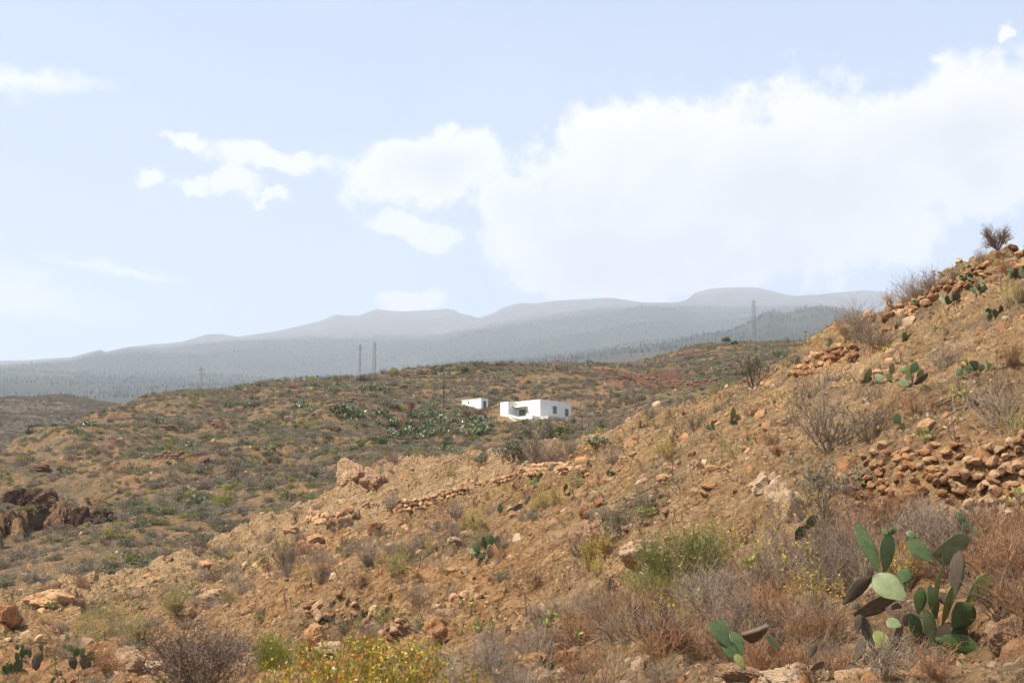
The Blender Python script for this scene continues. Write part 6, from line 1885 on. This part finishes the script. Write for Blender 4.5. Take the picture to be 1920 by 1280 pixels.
tree('round_bush', 'round dark green bush with a yellow-green top below the right end of the house', 1130, 808, 240, 20, 24, LF_GREEN, 210, 0, TW_DARK, 900, 'bush')
for i, (px, py, w_, h_, mt, lab) in enumerate(((985, 797, 22, 10, LF_GREEN, 'bright green bush in front of the porch wall'), (1008, 801, 26, 9, LF_GREEN, 'low bright green bush below the stone-faced wall'),
                                   (1070, 797, 24, 14, LF_GREY, 'dry brown bush at the right foot of the house'), (1090, 806, 34, 16, LF_GREY, 'grey bush right of the stone-faced wall'),
                                   (895, 786, 46, 14, LF_MAROON, 'dark brown bush hiding the foot of the shed'), (873, 783, 30, 10, LF_MAROON, 'brown brush at the left foot of the shed'),
                                   (1060, 820, 50, 22, LF_OLIVE, 'olive bush in front of the house track'), (1025, 822, 44, 20, LF_GREYG, 'grey-green bush below the edging strip'), (985, 824, 40, 16, LF_GREYG, 'dull green bush below the porch yard'),
                                   (1462, 662 + 8, 40, 12, LF_GREEN, 'bright green bush high on the right of the hill'))):
    tree('yard_bush', lab, px, py, 230, h_ * 1.5, w_, mt, 220 + i, 0, TW_DARK, 900, 'bush')

# pine forest of the far slopes
def pine_proto(seed):
    rng = np.random.default_rng(seed); b = B()
    b.prisms([[0, 0, -1]], [[0, 0, 9]], .3, .1, sides=4)
    n_ = 60; z = rng.uniform(2.5, 12, n_); a = rng.uniform(0, 6.28, n_); rr = (12.6 - z) * .24 * rng.uniform(.3, 1, n_)
    b.leaves(rng, np.stack([rr * np.cos(a), rr * np.sin(a), z], 1), 2.6, 1.0)
    return b, [PINE]


pp = [(proto('pine_tree', pine_proto(301 + k), 'pine'), 'x') for k in range(2)]
rng = np.random.default_rng(99)
NP = 34000
X, Y = area_points(rng, NP, 2300, 7600, -80, 2000)
Z = height(X, Y); r = np.hypot(X, Y)
ft = np.interp(np.arctan2(X, Y), GAZ, ktan[2 + 22])
k = ((Z - EYE[2]) / r < ft + .0004) & (rng.random(NP) < np.clip(.55 + .8 * density_field(X, Y, 420, 11), 0.04, 1))
X, Y, Z = X[k], Y[k], Z[k]
s = rng.uniform(.35, .7, len(X))
v = rng.integers(0, 2, len(X)); R = np.zeros((len(X), 3)); R[:, 2] = rng.uniform(0, 6.28, len(X))
stuff('pine_forest', 'hazy pine forest covering the lower mountain slopes', np.stack([X, Y, Z], 1), R, s, v, [p[0] for p in pp])
# the first of each kind stands for itself, where it can be seen
for (o, adj), (x, y, z, sc_) in zip(pp, [(X[0], Y[0], Z[0], 1.2), (X[1], Y[1], Z[1], 1.2)]):
    o.location = (x, y, z); tag(o, 'hazy pine standing in the far forest', 'pine', 'far pines')

# prototypes take a real place of their own
HOME = [(dry, [(1560, 1075), (1330, 1130), (1500, 1060), (1180, 1200), (1240, 1230)], 'shrub', 'dry shrubs in the tangle round the big cactus', 'shrub', False),
        (leafy, [(330, 1160), (170, 1165), (1000, 1110)], 'shrub', 'dry shrubs dotted over the stony slope', 'shrub', False),
        (flow, [(1110, 1085), (1345, 1075)], 'shrub', 'yellow-flowered shrubs on the slope', 'shrub', False),
        (ros, [(675, 1110), (640, 1090), (840, 1120), (1130, 1140), (1800, 790)], 'succulent', 'stemmed rosette succulents on the slope', 'succulent', False),
        (stk, [(884, 1062), (1280, 800)], 'stalk', 'bare dark stalks on the slope', 'plant stalk', False),
        (farb, [(450, 900), (500, 920), (380, 930), (300, 960), (420, 850), (520, 870), (350, 870)], 'bush', 'scrub bushes on the hillside round the white house', 'bush', True),
        (farc, [(560, 800), (480, 800), (470, 880)], 'prickly pear clump', 'prickly pear clumps on the far hillside', 'cactus', True),
        (rocks, [(1250, 960), (1330, 930), (1180, 1000), (1100, 1190), (1300, 860), (700, 920)], 'stone', 'loose stones lying on the near slope', 'stone', False)]
for protos, spots, what, group, cat, far in HOME:
    for (o, adj), (px, py) in zip(protos, spots):
        P = hit1(px, py); o.location = tuple(P)
        if what == 'stone': o.scale = (.16, .16, .16)
        tag(o, own_label(adj, what, px, py, far, '', group), cat, group)
# haze
def add_haze():
    me = bpy.data.meshes.new('haze')
    x0, x1, y0, y1, z0, z1 = -14000, 14000, -14000, 14000, -600, 2150
    v = [(x, y, z) for x in (x0, x1) for y in (y0, y1) for z in (z0, z1)]
    f = [(0, 1, 3, 2), (4, 6, 7, 5), (0, 4, 5, 1), (2, 3, 7, 6), (0, 2, 6, 4), (1, 5, 7, 3)]
    me.from_pydata(v, [], f)
    m = bpy.data.materials.new('air'); m.use_nodes = True; m.node_tree.nodes.clear()
    n = N(m.node_tree)
    pv = n.add('ShaderNodeVolumePrincipled', {'Color': (0.78, 0.87, 1.0, 1), 'Density': 1.15e-4, 'Anisotropy': 0.1})
    n.add('ShaderNodeOutputMaterial', {'Volume': pv.outputs[0]})
    me.materials.append(m)
    o = link('haze', me)
    tag(o, kind='stuff', label='pale haze in the air over the whole valley')


add_haze()
